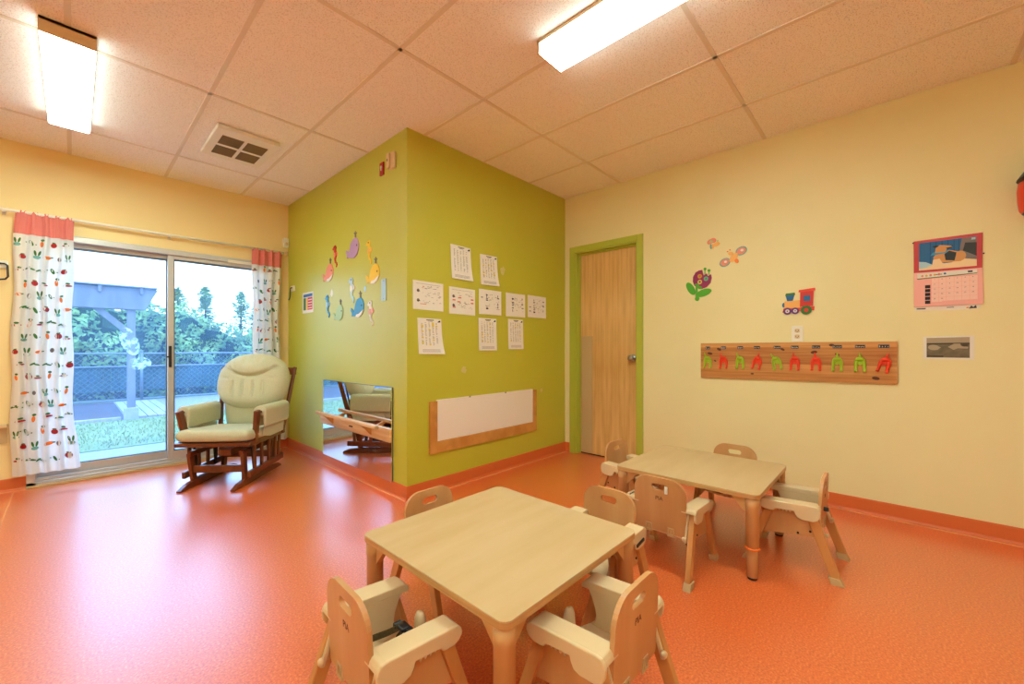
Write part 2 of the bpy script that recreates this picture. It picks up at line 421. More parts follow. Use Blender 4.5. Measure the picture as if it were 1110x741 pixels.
# baseboards (coved sheet base with a caulk line at the foot)
def baseboard(name, p0, p1, nrm):
    p0, p1, nrm = Vector(p0), Vector(p1), Vector(nrm)
    bm = B(); prof = [(0, .1), (.006, .1), (.008, .09), (.008, .02), (.014, .006), (.022, 0), (0, 0)]
    A = [bm.verts.new(p0 + nrm*a + Vector((0,0,z))) for a, z in prof]; Bv = [bm.verts.new(p1 + nrm*a + Vector((0,0,z))) for a, z in prof]
    n = len(prof)
    for i in range(n): bm.faces.new((A[i], A[(i+1) % n], Bv[(i+1) % n], Bv[i]))
    bm.faces.new(A[::-1]); bm.faces.new(Bv)
    o = struct(name, bm, 'base_orange')
    bm = B(); box(bm, -.003, .003, 0, (p1-p0).length, 0, .003)
    c = obj('caulk_line', bm, 'caulk', o); d = (p1-p0).normalized()
    c.location = p0 + nrm*.025; c.rotation_euler = (0, 0, math.atan2(-d.x, d.y))
baseboard('baseboard_right', (XR, DY0-.055, 0), (XR, YB, 0), (-1,0,0))
baseboard('baseboard_corner', (XR, YG, 0), (XR, DY1+.065, 0), (-1,0,0))
baseboard('baseboard_green_right', (XG, YG, 0), (XR, YG, 0), (0,-1,0))
baseboard('baseboard_green_left', (XG, YG-.008, 0), (XG, YW, 0), (-1,0,0))
baseboard('baseboard_window_left', (XL, YW, 0), (OX0, YW, 0), (0,-1,0))
baseboard('baseboard_window_right', (OX1, YW, 0), (XG, YW, 0), (0,-1,0))

# hall door: green casing, veneer leaf, finger guard, knob
bm = B()
for a, b in ((DY0-.055, DY0), (DY1, DY1+.065)): box(bm, XR-.018, XR, a, b, 0, DZ+.06)
box(bm, XR-.018, XR, DY0, DY1, DZ, DZ+.06)
box(bm, XR-.01, XR+T, DY0-.001, DY0+.014, 0, DZ); box(bm, XR-.01, XR+T, DY1-.02, DY1+.001, 0, DZ); box(bm, XR-.01, XR+T, DY0, DY1, DZ-.014, DZ)
box(bm, XR+.035, XR+.055, DY1-.032, DY1-.02, 0, DZ-.014); box(bm, XR+.035, XR+.055, DY0, DY1-.02, DZ-.03, DZ-.014)
door = struct('door_1', bm, 'casing_green', bevel=.002)
bm = B(); box(bm, XR+.056, XR+.1, DY0+.014, DY1-.026, .012, DZ-.02); obj('door_leaf', bm, 'veneer', door)
bm = B(); box(bm, XR+.047, XR+.056, DY1-.175, DY1-.04, .02, 1.235); obj('finger_guard', bm, 'cream_dark', door, bevel=.003)
bm = B(); mx = Matrix.Translation((XR+.056, DY0+.075, 1.014)) @ Matrix.Rotation(-pi/2, 4, 'Y')
lathe(bm, [(.034, 0), (.034, .006), (.028, .010), (.013, .014), (.012, .03), (.022, .036), (.030, .048), (.030, .058), (.022, .068), (.008, .07)], 20, 0, mx)
obj('door_knob', bm, 'grey_metal', door)
bm = B(); box(bm, XR+.056, XR+.14, DY0, DY1, 0, .012); obj('threshold', bm, 'rubber', door)

# ------------------------------------------------------------ sliding patio door (structure)
win = None
bm = B()
box(bm, OX0, OX0+.05, YW-.02, YW+.12, 0, OZ1); box(bm, OX1-.05, OX1, YW-.02, YW+.12, 0, OZ1)
box(bm, OX0, OX1, YW-.02, YW+.12, OZ1-.05, OZ1)
box(bm, OX0, OX1, YW-.02, YW+.13, 0, .045); box(bm, OX0, OX1, YW+.0, YW+.02, .045, .07); box(bm, OX0, OX1, YW+.05, YW+.07, .045, .07)
win = struct('window_1', bm, 'aluminium', bevel=.003)
bm = B(); box(bm, OX0, OX1, YW-.035, YW-.02, .0, .022); obj('sill_strip', bm, 'cream_dark', win, bevel=.003)
def sash(x0, x1, y0, name, st):
    bm = B()
    box(bm, x0, x0+st, y0, y0+.035, .05, OZ1-.03); box(bm, x1-st, x1, y0, y0+.035, .05, OZ1-.03)
    box(bm, x0+st, x1-st, y0, y0+.035, .05, .135); box(bm, x0+st, x1-st, y0, y0+.035, OZ1-.085, OZ1-.03)
    s = obj(name, bm, 'aluminium', win, bevel=.002)
    bm = B(); g = .008   # dark gasket
    a0, a1, c0, c1 = x0+st, x1-st, .135, OZ1-.085
    box(bm, a0, a0+g, y0+.006, y0+.03, c0, c1); box(bm, a1-g, a1, y0+.006, y0+.03, c0, c1)
    box(bm, a0, a1, y0+.006, y0+.03, c0, c0+g); box(bm, a0, a1, y0+.006, y0+.03, c1-g*2, c1)
    obj('gasket', bm, 'alu_dark', s)
    bm = B(); v = [bm.verts.new(p) for p in ((a0, y0+.018, c0), (a1, y0+.018, c0), (a1, y0+.018, c1), (a0, y0+.018, c1))]; bm.faces.new(v)
    obj('glass', bm, 'pane_glass', s)
    return s
s1 = sash(OX0+.04, .655, YW+.045, 'fixed_sash', .045)
s2 = sash(.61, OX1-.04, YW+.002, 'sliding_sash', .045)
bm = B(); prism(bm, rrect(.617, .637, .93, 1.13, .006), 'y', YW-.012, YW+.002); box(bm, .60, .617, YW-.008, YW+.004, 1.02, 1.035)
obj('latch', bm, 'black', s2)
bm = B()
v = [bm.verts.new((x, YW+.0595, z)) for x, z in ell(.35, 1.17, .06, .13, 20, .3)]; bm.faces.new(v)
v = [bm.verts.new((x, YW+.0595, z)) for x, z in ell(.42, .97, .08, .06, 20, 0)]; bm.faces.new(v)
obj('smear', bm, 'glass_smear', s1)
bm = B(); pipe(bm, [(.66, YW+.006, 1.61), (.68, YW+.004, 1.625), (.715, YW+.006, 1.66)], .003, 6); obj('scratch_mark', bm, 'alu_dark', s2)
bm = B(); box(bm, 1.08, 1.3, YW-.03, YW-.02, 1.985, 2.015); obj('top_catch', bm, 'white_paint', win, bevel=.004)

# ------------------------------------------------------------ curtains and rod
rod = thing('curtain_rod', 'long white curtain rod above the sliding glass door', 'curtain rod', (0, YW-.055, 2.165))
bm = B(); tube(bm, (-1.2, 0, 0), (1.60, 0, .0), .011, n=12); obj('pole', bm, 'white_paint', rod)
bm = B(); mx = Matrix.Translation((1.60, 0, 0)) @ Matrix.Rotation(pi/2, 4, 'Y'); lathe(bm, [(.011, 0), (.013, .004), (.022, .014), (.024, .024), (.018, .036), (.006, .04)], 16, 0, mx); obj('finial', bm, 'cream_plastic', rod)
for x in (-.36, .62, 1.575):
    bm = B(); box(bm, x-.008, x+.008, -.004, .055, -.018, -.011); box(bm, x-.012, x+.012, .045, .055, -.03, .02); obj('bracket', bm, 'white_paint', rod, bevel=.002)

def curtain(label, edges, ztop, zbot, y, folds, seed, cols, rows):
    """edges: list of (z, x0, x1)"""
    rnd = random.Random(seed); ph = rnd.random()*6
    def ex(z):
        for (za, a0, a1), (zb, b0, b1) in zip(edges, edges[1:]):
            if zb <= z <= za:
                k = (za-z)/(za-zb); return a0+(b0-a0)*k, a1+(b1-a1)*k
        return edges[-1][1:] if z < edges[-1][0] else edges[0][1:]
    def S(u, z, off=0):
        x0, x1 = ex(z); k = (ztop-z)/(ztop-zbot)
        A = .010 + .016*min(1, k*3)*(.6+.4*(1-k))
        f = sin(2*pi*folds*u + ph + .6*sin(k*3)) + .35*sin(2*pi*folds*1.7*u + ph*2 + k)
        x = x0 + (x1-x0)*u + .006*sin(9*z + u*5)
        return Vector((x, y + A*f*.8 - off, z))
    t = thing('curtain', label, 'curtain', (0, 0, 0), 0, 'vegetable print curtains with coral headers')
    nu, nv = 72, 60; zh = ztop - .175
    def sheet(za, zb, nvv, name, mats, off=0, waves=0):
        bm = B(); rows_ = []
        for j in range(nvv+1):
            z = za + (zb-za)*j/nvv; r = []
            for i in range(nu+1):
                p = S(i/nu, z, off)
                if waves: p.z += .008*sin(i*1.3)*(1 if j == 0 else 0)
                if name == 'header': p.y += .004*sin(i*1.9)*(1-.5*j/nvv)
                r.append(bm.verts.new(p))
            rows_.append(r)
        for a, b in zip(rows_, rows_[1:]):
            for i in range(nu): bm.faces.new((a[i], a[i+1], b[i+1], b[i])).smooth = True
        return bm
    bm = sheet(zh, zbot, nv, 'cloth', None)
    def poly(u, z, pts, mi, off=.0016):
        x0, x1 = ex(z); w = x1-x0
        vs = [bm.verts.new(S(min(.995, max(.005, u + px*FU/w)), z+pz, off)) for px, pz in pts]
        bm.faces.new(vs).material_index = mi
    FU = .95
    def motif(u, z, k):
        s = rnd.uniform(1.15, 1.5); q = rnd.uniform(-.4, .4)
        E_ = lambda cx, cz, rx, rz, rot=0: [(a*s, b*s) for a, b in ell(cx, cz, rx, rz, 10, rot)]
        if k == 0: poly(u, z, E_(0, 0, .015, .016), 1); poly(u, z, E_(0, .016, .010, .004, q), 3, .002)
        elif k == 1: poly(u, z, E_(0, -.004, .007, .018, q*.5), 2); poly(u, z, E_(.002, .02, .008, .007), 3, .002)
        elif k == 2: poly(u, z, E_(-.008, .004, .014, .005, .6), 3); poly(u, z, E_(.010, 0, .015, .005, -.3), 3, .002)
        elif k == 3: poly(u, z, E_(0, -.014, .015, .010), 5); poly(u, z, E_(-.008, .01, .005, .016, .2), 3, .002); poly(u, z, E_(.008, .01, .005, .016, -.2), 3, .0024)
        elif k == 4: poly(u, z, E_(0, -.003, .02, .006, .1), 4); poly(u, z, E_(0, .01, .010, .006), 3, .002)
        elif k == 5: poly(u, z, E_(0, 0, .007, .018, .4), 3); poly(u, z, E_(-.02, .006, .003, .003), 3); poly(u, z, E_(.018, -.006, .003, .003), 3)
        elif k == 6: poly(u, z, E_(0, 0, .017, .010, .2), 2); poly(u, z, E_(.018, .004, .006, .004), 3, .002)
        else: poly(u, z, E_(0, 0, .009, .014), 6)
    order = [0, 5, 4, 3, 1, 2, 6, 0, 2, 7, 4, 5, 3, 1]
    c = rnd.randrange(14)
    for j in range(rows):
        for i in range(cols):
            u = (i + .5 + (.5 if j % 2 else 0) + rnd.uniform(-.16, .16))/(cols+.5)
            z = zh - .035 - (zh-zbot-.06)*(j + rnd.uniform(-.15, .15) + .15)/rows
            c += 3 if i else 4
            if .03 < u < .97: motif(u, z, order[c % 14])
    obj('cloth', bm, ['curtain_cloth', 'red_deep', 'orange', 'leaf_dark', 'red_deep', 'teal', 'stone_grey'], t)
    bm = sheet(ztop, zh, 10, 'header', None, .002, 1)
    h = obj('header', bm, 'pink_cloth', t)
    return t
cl = [(2.17, -.305, .013), (1.6, -.315, .0), (1.0, -.325, .0), (.5, -.325, .008), (.12, -.325, .045)]
c1 = curtain('wide white curtain with coral header left of the glass door', cl, 2.17, .12, YW-.06, 5, 3, 5, 17)
cr_ = [(2.17, 1.285, 1.585), (1.6, 1.30, 1.555), (1.05, 1.30, 1.565), (.5, 1.32, 1.60), (.10, 1.36, 1.63)]
c2 = curtain('narrow white curtain with coral header behind the glider chair', cr_, 2.17, .10, YW-.06, 4, 8, 4, 17)

# ------------------------------------------------------------ ceiling lamps and vent
def lamp(x, y0, label):
    L = 1.21; t = thing('ceiling_light', label, 'ceiling light', (x, y0+L/2, H), 0, 'long fluorescent ceiling lights')
    w, d = .1, .076
    bm = B(); box(bm, -w, w, -L/2, -L/2+.012, -d, -.004); box(bm, -w, w, L/2-.012, L/2, -d, -.004); box(bm, -w, w, -L/2, L/2, -.02, -.004)
    obj('housing', bm, 'cream_plastic', t, bevel=.002)
    bm = B(); prism(bm, [(-w+.002, -.02), (-w+.002, -d+.006), (-w+.010, -d), (w-.010, -d), (w-.002, -d+.006), (w-.002, -.02)], 'y', -L/2+.012, L/2-.012)
    bmesh.ops.recalc_face_normals(bm, faces=bm.faces)
    for f in bm.faces:
        if abs(f.normal.x) > .9: f.material_index = 1
    obj('diffuser', bm, ['diffuser', 'diffuser_side'], t)
lamp(-.015, 3.01, 'fluorescent ceiling light nearest the window wall')
lamp(1.755, .15, 'fluorescent ceiling light above the small tables')
lamp(-.015, -1.4, 'unseen fluorescent ceiling light added at the back of the room')  # assumed fixture behind the camera, added for its light
lamp(-1.83, .8, 'unseen fluorescent ceiling light added near the left wall')  # another assumed fixture out of view, added to light the room
v = thing('ceiling_vent', 'square cream ceiling vent with four grille openings', 'vent', (.905, 3.80, H))
bm = B(); X, Yv = .205, .285
prism(bm, rrect(-X, X, -Yv, Yv, .012), 'z', -.034, -.004)
obj('housing', bm, 'white_paint', v, bevel=.006)
for sx in (-1, 1):
    for a, b in ((-.175, -.01), (.03, .2)):
        bm = B(); x0, x1 = (.012, .15) if sx > 0 else (-.15, -.012)
        y0, y1 = (a, b)
        for k in range(12):
            yy = y0 + (y1-y0)*(k+.5)/12; box(bm, x0, x1, yy-.004, yy+.004, -.0375, -.034)
        box(bm, x0, x1, y0, y1, -.0352, -.0342)
        obj('grille', bm, 'vent_dark', v)

# ------------------------------------------------------------ wall item helpers: local x = right, -y = into the room, z = up
def wall_thing(wall, a, z, name, label, cat, group=None):
    if wall == 'R': loc, rz = (XR, a, z), -pi/2
    elif wall == 'G': loc, rz = (XG, a, z), -pi/2
    elif wall == 'B': loc, rz = (a, YG, z), 0
    else: loc, rz = (a, YW, z), 0
    return thing(name, label, cat, loc, rz, group)
def plate(bm, pts, y0, y1, mi=0): prism(bm, pts, 'y', -y1, -y0, mi)

# hook board
hb = wall_thing('R', .580, .865, 'hook_board', 'knotty wooden board of dog-shaped coat hooks on the yellow wall', 'coat rack')
bm = B(); W2 = .603; plate(bm, [(-W2, .0), (W2, .012), (W2, .288), (-W2, .285)], .0, .018)
for kx, kz, kr in ((-.53, .20, .02), (-.46, .235, .018), (.17, .215, .02), (-.02, .235, .015), (-.22, .045, .012), (.50, .045, .02), (.30, .20, .014), (.44, .15, .012), (-.49, .14, .01), (.27, .265, .016)):
    plate(bm, ell(kx, kz, kr, kr*.55, 12, random.uniform(-.6, .6)), .0181, .0186, 1)
obj('board', bm, ['knotty', mat('knot', srgb(84, 38, 20), .5)], hb, bevel=.002)
hy = [1.127, 1.006, .884, .768, .634, .524, .398, .279, .159, .041]
hc = 'grgrgrrggr'; tilt = [0, .04, .02, -.18, .22, -.02, 0, 0, 0, -.25]; asym = [1, 1, 1, 0, 1, .4, .3, 0, 0, 0]
for i, (yy, cch, ti, asy) in enumerate(zip(hy, hc, tilt, asym)):
    x = .580 - yy; z0 = .118 + .008*i/9; bm = B(); sc = 1
    mx = Matrix.Translation((x, 0, z0)) @ Matrix.Rotation(-ti, 4, 'Y')
    P = lambda a, b, c: mx @ Vector((a*sc, b*sc, c*sc))
    # rump, hind legs that curl out at the feet, raised tail
    pipe(bm, [P(-.021, -.022, .036), P(-.012, -.030, .044), P(0, -.032, .045), P(.012, -.030, .044), P(.021, -.022, .036)], [.008, .0135, .0145, .0135, .008], 12)
    for s in (-1, 1):
        pipe(bm, [P(s*.014, -.026, .040), P(s*.021, -.024, .020), P(s*.022, -.024, -.004), P(s*.023, -.028, -.024), P(s*.023, -.040, -.034), P(s*.023, -.046, -.030)], [.012, .011, .0085, .0075, .009, .006], 10)
    tx = -.014*asy
    pipe(bm, [P(tx*.6, -.026, .050), P(tx, -.032, .066), P(tx*1.4, -.036, .088)], [.009, .006, .0035], 8)
    plate(bm, [(x+a, z0+b) for a, b in ell(0, .03, .017, .026, 16)], .018, .03)
    h = obj('coat_hook', bm, 'hook_green' if cch == 'g' else 'hook_red', hb); h['label'] = ('lime green' if cch == 'g' else 'red orange') + ' dog-rear shaped hook'
    bm = B(); w = .019 + .001*i; zt = .246 + .010*i/9
    plate(bm, rrect(x-w, x+w, zt-.012, zt+.012, .003), .018, .0195, 0)
    plate(bm, rrect(x-w+.0025, x+w-.0025, zt-.0095, zt+.0095, .002), .0195, .020, 1)
    rr = random.Random(i); nl = 4 + i % 3 - (1 if i < 1 else 0)
    for k in range(nl):
        xx = x - w + .008 + (2*w-.016)*(k/(max(1, nl-1)))
        if k == 0: plate(bm, [(xx-.0025, zt-.006), (xx-.0005, zt-.006), (xx-.0005, zt+.006), (xx-.0025, zt+.006)], .02, .0203, 2)
        plate(bm, ell(xx, zt-.001-.001*(k % 2), .0026, .0034, 8), .02, .0203, 2)
        plate(bm, ell(xx, zt-.001, .0012, .0016, 8), .0203, .0205, 1)
    obj('name_tag', bm, ['stone_grey', 'ink_dark', 'paper'], hb)

# outlet
o_ = wall_thing('R', .511, 1.158, 'wall_outlet', 'white electrical outlet resting just above the hook board', 'outlet')
bm = B(); plate(bm, rrect(-.035, .035, .0, .115, .005), 0, .006); obj('cover_plate', bm, 'white_paint', o_, bevel=.0015)
for zc in (.036, .079):
    bm = B(); plate(bm, rrect(-.016, .016, zc-.015, zc+.015, .010), .006, .0085, 0)
    plate(bm, rrect(-.009, -.006, zc-.004, zc+.006, 0.0005), .0085, .0088, 1); plate(bm, rrect(.006, .009, zc-.004, zc+.006, 0.0005), .0085, .0088, 1); plate(bm, ell(0, zc-.008, .003, .003, 8), .0085, .0088, 1)
    obj('socket', bm, ['cream_plastic', 'ink_dark'], o_)

# calendar
cal = wall_thing('R', -.242, 1.332, 'wall_calendar', 'pink wall calendar with a dog photo on the yellow wall', 'calendar')
W = .143
def ptz(p): return p
bm = B(); plate(bm, [(-W, .25), (W, .247), (W+.002, .453), (-W-.001, .45)], .002, .006, 0)
plate(bm, [(-.120, .263), (.121, .261), (.121, .435), (-.120, .434)], .006, .0064, 1)      # blue door backdrop
for a in (-.07, -.045, -.02, .005, .03, .05): plate(bm, rrect(a-.002, a+.002, .30, .434, .0005), .0064, .0066, 2)
plate(bm, [(.050, .29), (.121, .29), (.121, .434), (.062, .434), (.055, .38)], .0064, .0067, 3)
plate(bm, [(.066, .36), (.121, .32), (.121, .40), (.075, .405)], .0067, .0069, 6)
plate(bm, [(-.12, .263), (.121, .261), (.121, .300), (.07, .312), (.02, .296), (-.05, .292), (-.12, .285)], .0066, .0070, 4)
plate(bm, [(-.12, .272), (-.085, .278), (-.06, .292), (-.09, .312), (-.12, .318)], .0070, .0072, 8)
plate(bm, ell(.055, .330, .024, .030, 18), .0070, .0074, 5)                     # haunch
plate(bm, [(-.050, .30), (.06, .298), (.06, .352), (.01, .372), (-.035, .37), (-.058, .335)], .0072, .0076, 5)
plate(bm, [(-.005, .312), (.032, .305), (.040, .352), (.01, .368), (-.01, .35)], .0076, .0079, 6)  # dark vest
plate(bm, [(-.062, .288), (-.040, .286), (.005, .276), (.008, .286), (-.018, .297), (-.03, .325), (-.058, .322)], .0076, .0080, 9)
plate(bm, [(-.07, .348), (.0, .356), (.004, .372), (-.06, .366)], .0080, .0083, 7)                   # blue collar scarf
plate(bm, [(-.050, .362), (-.046, .398), (-.03, .408), (-.008, .404), (.020, .396), (.022, .386), (.0, .380), (-.006, .362)], .0080, .0084, 5)
plate(bm, [(-.006, .386), (.020, .390), (.022, .384), (.002, .380)], .0084, .0086, 6)
plate(bm, [(-.048, .392), (-.062, .404), (-.046, .408), (-.032, .402)], .0084, .0086, 6)
plate(bm, ell(.022, .396, .004, .003, 8), .0084, .0087, 6)
plate(bm, rrect(.100, .116, .418, .43, .001), .0067, .0070, 8)
obj('photo_page', bm, ['cal_red', 'door_blue', 'door_blue2', 'stone_grey', 'dog_light', 'dog_tan', 'black', 'sky_blue', 'pale_blue', 'dog_light'], cal)
bm = B(); prism(bm, [(-W, .037), (W+.003, .035), (W+.001, .247), (-W, .25)], 'y', -.010, -.003, 0)
plate(bm, [(-.128, .215), (.122, .213), (.122, .242), (-.128, .244)], .0100, .0103, 1)
plate(bm, [(-.128, .212), (.122, .221), (.122, .216), (-.128, .207)], .0103, .0106, 2)
for k in range(5): plate(bm, ell(-.105+.018*k, .226+.001*k, .006, .007, 10), .0103, .0106, 3 if k % 2 else 1+3)
plate(bm, rrect(-.05, -.02, .227, .231, .0005), .0103, .0106, 5); plate(bm, ell(-.008, .231, .006, .006, 10), .0103, .0106, 6); plate(bm, rrect(.085, .105, .226, .236, .003), .0103, .0106, 5)
plate(bm, [(-.065, .06), (.125, .06), (.125, .207), (-.065, .207)], .0100, .0102, 7)
for r_ in range(5): plate(bm, rrect(-.093, -.070, .052+.024*r_, .072+.024*r_, .001), .0102, .0105, 5)
for r_ in range(6): plate(bm, rrect(-.065, .125, .0595+.0295*r_-.0004, .0595+.0295*r_+.0004, .0001), .0102, .0104, 4)
for c_ in range(7): plate(bm, rrect(-.065+.0316*c_-.0004, -.065+.0316*c_+.0004, .06, .207, .0001), .0102, .0104, 4)
d = 1
for r_ in range(5):
    for c_ in range(6):
        if d <= 30 and not (r_ == 4 and c_ > 1):
            text(bm, str(d), .009, -.052+.0316*c_, .196-.0295*r_, -.0104, 5); d += 1
plate(bm, rrect(-.02, .122, .048, .066, .001), .0105, .0107, 0)
obj('month_page', bm, ['cal_pink', 'paper', 'leaf_dark', 'tan', 'salmon', 'ink_dark', 'door_blue', mat('cal_cell', srgb(244, 202, 188), .5)], cal)
bm = B(); plate(bm, [(-W+.003, .012), (W*.2, .006), (W-.008, .010), (W-.004, .037), (-W+.003, .038)], .001, .003, 0)
plate(bm, rrect(-.13, -.09, .02, .027, .001), .003, .0033, 1); plate(bm, rrect(.0, .03, .022, .026, .001), .003, .0033, 1)
plate(bm, [(.09, .012), (.10, .03), (.108, .020), (.118, .032), (.122, .013)], .003, .0033, 1); plate(bm, ell(.085, .018, .006, .004, 8), .003, .0033, 2)
obj('back_page', bm, ['paper', 'ink_dark', 'orange'], cal)
for x in (-.146, .148):
    bm = B(); plate(bm, ell(x, .44 if x < 0 else .33, .004, .004, 10), 0, .008); obj('push_pin', bm, 'ink_dark', cal)

# black and white photo
bw = wall_thing('R', -.248, 1.042, 'paper_print', 'grey landscape print on white paper taped below the calendar', 'print')
bm = B(); plate(bm, [(-.107, 0), (.107, -.001), (.107, .142), (-.107, .138)], .001, .002, 0)
plate(bm, [(-.092, .010), (.088, .009), (.088, .133), (-.092, .130)], .002, .0023, 1)
plate(bm, [(-.092, .098), (.088, .101), (.088, .133), (-.092, .130)], .0023, .0025, 2)
plate(bm, ell(-.062, .071, .024, .017, 16, -.1), .0025, .0028, 2); plate(bm, [(-.055, .085), (-.030, .072), (-.045, .056)], .0025, .0029, 2)
plate(bm, [(-.002, .074), (.024, .094), (.05, .094), (.052, .082), (.082, .074), (.08, .064), (.04, .066), (.022, .056), (.01, .066)], .0025, .0028, 2)
plate(bm, ell(.068, .084, .014, .008, 12), .0028, .0031, 3); plate(bm, rrect(-.09, -.02, .012, .022, .003), .0023, .0026, 3)
plate(bm, rrect(-.092, .088, .090, .098, .003), .0023, .0026, 3)
obj('sheet', bm, ['paper', 'photo_grey', 'photo_light', 'photo_dark'], bw)

# red wall-mounted object at the right edge
rt_ = wall_thing('R', -.62, 1.80, 'wall_lantern', 'red drum with black domed cap high on wall at picture edge', 'wall lamp')
bm = B()
lathe(bm, [(.106, .035), (.116, .05), (.122, .10), (.124, .16), (.12, .20)], 32, 0, Matrix.Translation((0, -.125, 0)))
obj('drum', bm, 'fire_red', rt_)
bm = B(); lathe(bm, [(.100, .030), (.107, .035), (.104, .04)], 32, 0, Matrix.Translation((0, -.125, 0))); obj('drum_base', bm, 'black', rt_)
bm = B(); lathe(bm, [(.126, .215), (.124, .222), (.10, .262), (.06, .29), (.02, .298)], 32, 0, Matrix.Translation((0, -.125, 0))); obj('dome_cap', bm, 'black', rt_)
bm = B(); tube(bm, (0, -.125, .19), (0, -.125, .22), .03); box(bm, -.02, .02, -.03, 0, .06, .2); box(bm, -.015, .015, -.125, -.01, .19, .205); obj('bracket', bm, 'black', rt_)

# tulip sticker
tu = wall_thing('R', 1.195, 1.65, 'wall_sticker', 'maroon tulip sticker with green leaves on the yellow wall', 'sticker', None)
bm = B()
plate(bm, [(-.035, .105), (-.055, .07), (-.058, .03), (-.045, -.005), (-.02, -.03), (.015, -.04), (.055, -.028), (.085, .005), (.094, .045), (.088, .075), (.065, .062), (.055, .085), (.03, .072), (.018, .12), (-.008, .118)], .0, .005, 0)
plate(bm, ell(-.075, -.03, .028, .062, 18, .5), 0, .006, 1); plate(bm, ell(.03, -.075, .065, .030, 18, .28), 0, .0055, 1)
plate(bm, [(-.035, -.11), (-.015, -.115), (-.02, -.02), (-.035, -.02)], 0, .007, 1); plate(bm, ell(-.022, -.12, .018, .02, 12), 0, .0065, 1)
plate(bm, ell(-.022, -.005, .02, .012, 12, -.6), .0, .0075, 1); plate(bm, ell(.0, -.028, .02, .012, 12, -.2), .0, .0078, 1)
for (x, z, a, b) in ((.0, .068, 3, 1), (-.0, .02, 4, 2), (.05, .042, 5, 1)):
    plate(bm, ell(x, z, .018, .019, 16), .005, .0065, a); plate(bm, ell(x, z, .009, .010, 12), .0065, .0075, b)
for x in (.04, .072):
    plate(bm, [(x-.003, .07), (x+.003, .07), (x+.003, .115), (x-.003, .115)], 0, .004, 1)
    plate(bm, ell(x+.001, .125 if x < .05 else .108, .011, .012, 12), 0, .006, 1)
obj('cutout', bm, ['purple', 'leaf', 'blue', 'orange', 'st_yellow', 'teal'], tu)

# train sticker
tr_ = wall_thing('R', .505, 1.375, 'wall_sticker', 'red and blue steam train sticker above the outlet', 'sticker')
bm = B()
plate(bm, [(-.098, .0), (.094, .006), (.096, .035), (-.09, .032)], 0, .005, 0)
plate(bm, [(.01, .035), (.088, .037), (.092, .15), (.012, .145)], 0, .007, 1)
plate(bm, [(.002, .142), (.100, .148), (.100, .166), (.004, .158)], 0, .009, 0)
plate(bm, [(-.085, .03), (.012, .03), (.012, .085), (-.085, .083)], 0, .006, 2)
plate(bm, [(-.068, .083), (-.034, .083), (-.024, .125), (-.078, .125)], 0, .006, 3); plate(bm, [(-.08, .123), (-.018, .125), (-.022, .143), (-.076, .14)], 0, .008, 4)
plate(bm, ell(-.09, .055, .010, .018, 12), 0, .005, 3)
plate(bm, rrect(.032, .072, .075, .115, .003), .007, .0085, 3)
for x, r in ((-.066, .026), (-.018, .024)):
    plate(bm, ell(x, .008, r, r, 20), .004, .010, 5); plate(bm, ell(x, .008, r*.5, r*.5, 16), .010, .011, 6); plate(bm, ell(x, .008, r*.2, r*.2, 16), .011, .012, 5)
plate(bm, ell(.048, .010, .033, .033, 20), .004, .010, 4); plate(bm, ell(.048, .010, .014, .014, 12), .010, .012, 1)
obj('cutout', bm, ['fire_red', 'red', 'tan', 'blue', 'leaf_dark', 'violet', 'paper'], tr_)

# butterfly stickers
b1 = wall_thing('R', 1.085, 1.975, 'wall_sticker', 'tiny pink butterfly sticker highest above the tulip', 'sticker')
bm = B(); plate(bm, ell(-.028, .022, .026, .020, 16, .5), 0, .004, 0); plate(bm, ell(-.004, .028, .024, .020, 16, -.3), 0, .0045, 0); plate(bm, ell(-.018, .022, .014, .010, 12), .0045, .006, 1)
plate(bm, ell(.022, -.008, .026, .016, 14, .3), 0, .005, 2); plate(bm, ell(-.022, -.02, .008, .022, 12, .1), 0, .005, 3); plate(bm, ell(-.008, -.02, .008, .022, 12, .1), 0, .0055, 2)
plate(bm, ell(.03, .018, .004, .008, 8, -.3), 0, .004, 1)
obj('cutout', bm, ['salmon', 'pale_green', 'tan', 'teal'], b1)
b2 = wall_thing('R', .935, 1.838, 'wall_sticker', 'orange bug sticker with round grey wings beside the tulip', 'sticker')
bm = B()
for sx, sz in ((-.065, -.03), (.055, .045)):
    plate(bm, ell(sx, sz, .042, .034, 20, .4), 0, .004, 0); plate(bm, ell(sx, sz, .033, .026, 18, .4), .004, .0055, 1); plate(bm, ell(sx+.006, sz+.004, .012, .010, 12), .0055, .0065, 2)
plate(bm, ell(0, .0, .042, .022, 16, .9), 0, .006, 3); plate(bm, ell(.022, -.03, .014, .020, 12, .4), 0, .005, 4); plate(bm, ell(-.022, .035, .018, .014, 12), 0, .007, 3)
plate(bm, ell(-.045, .055, .007, .005, 8), 0, .005, 4); plate(bm, ell(-.028, .066, .005, .006, 8), 0, .005, 4)
obj('cutout', bm, ['teal', 'salmon', 'paper', 'tan', 'orange'], b2)

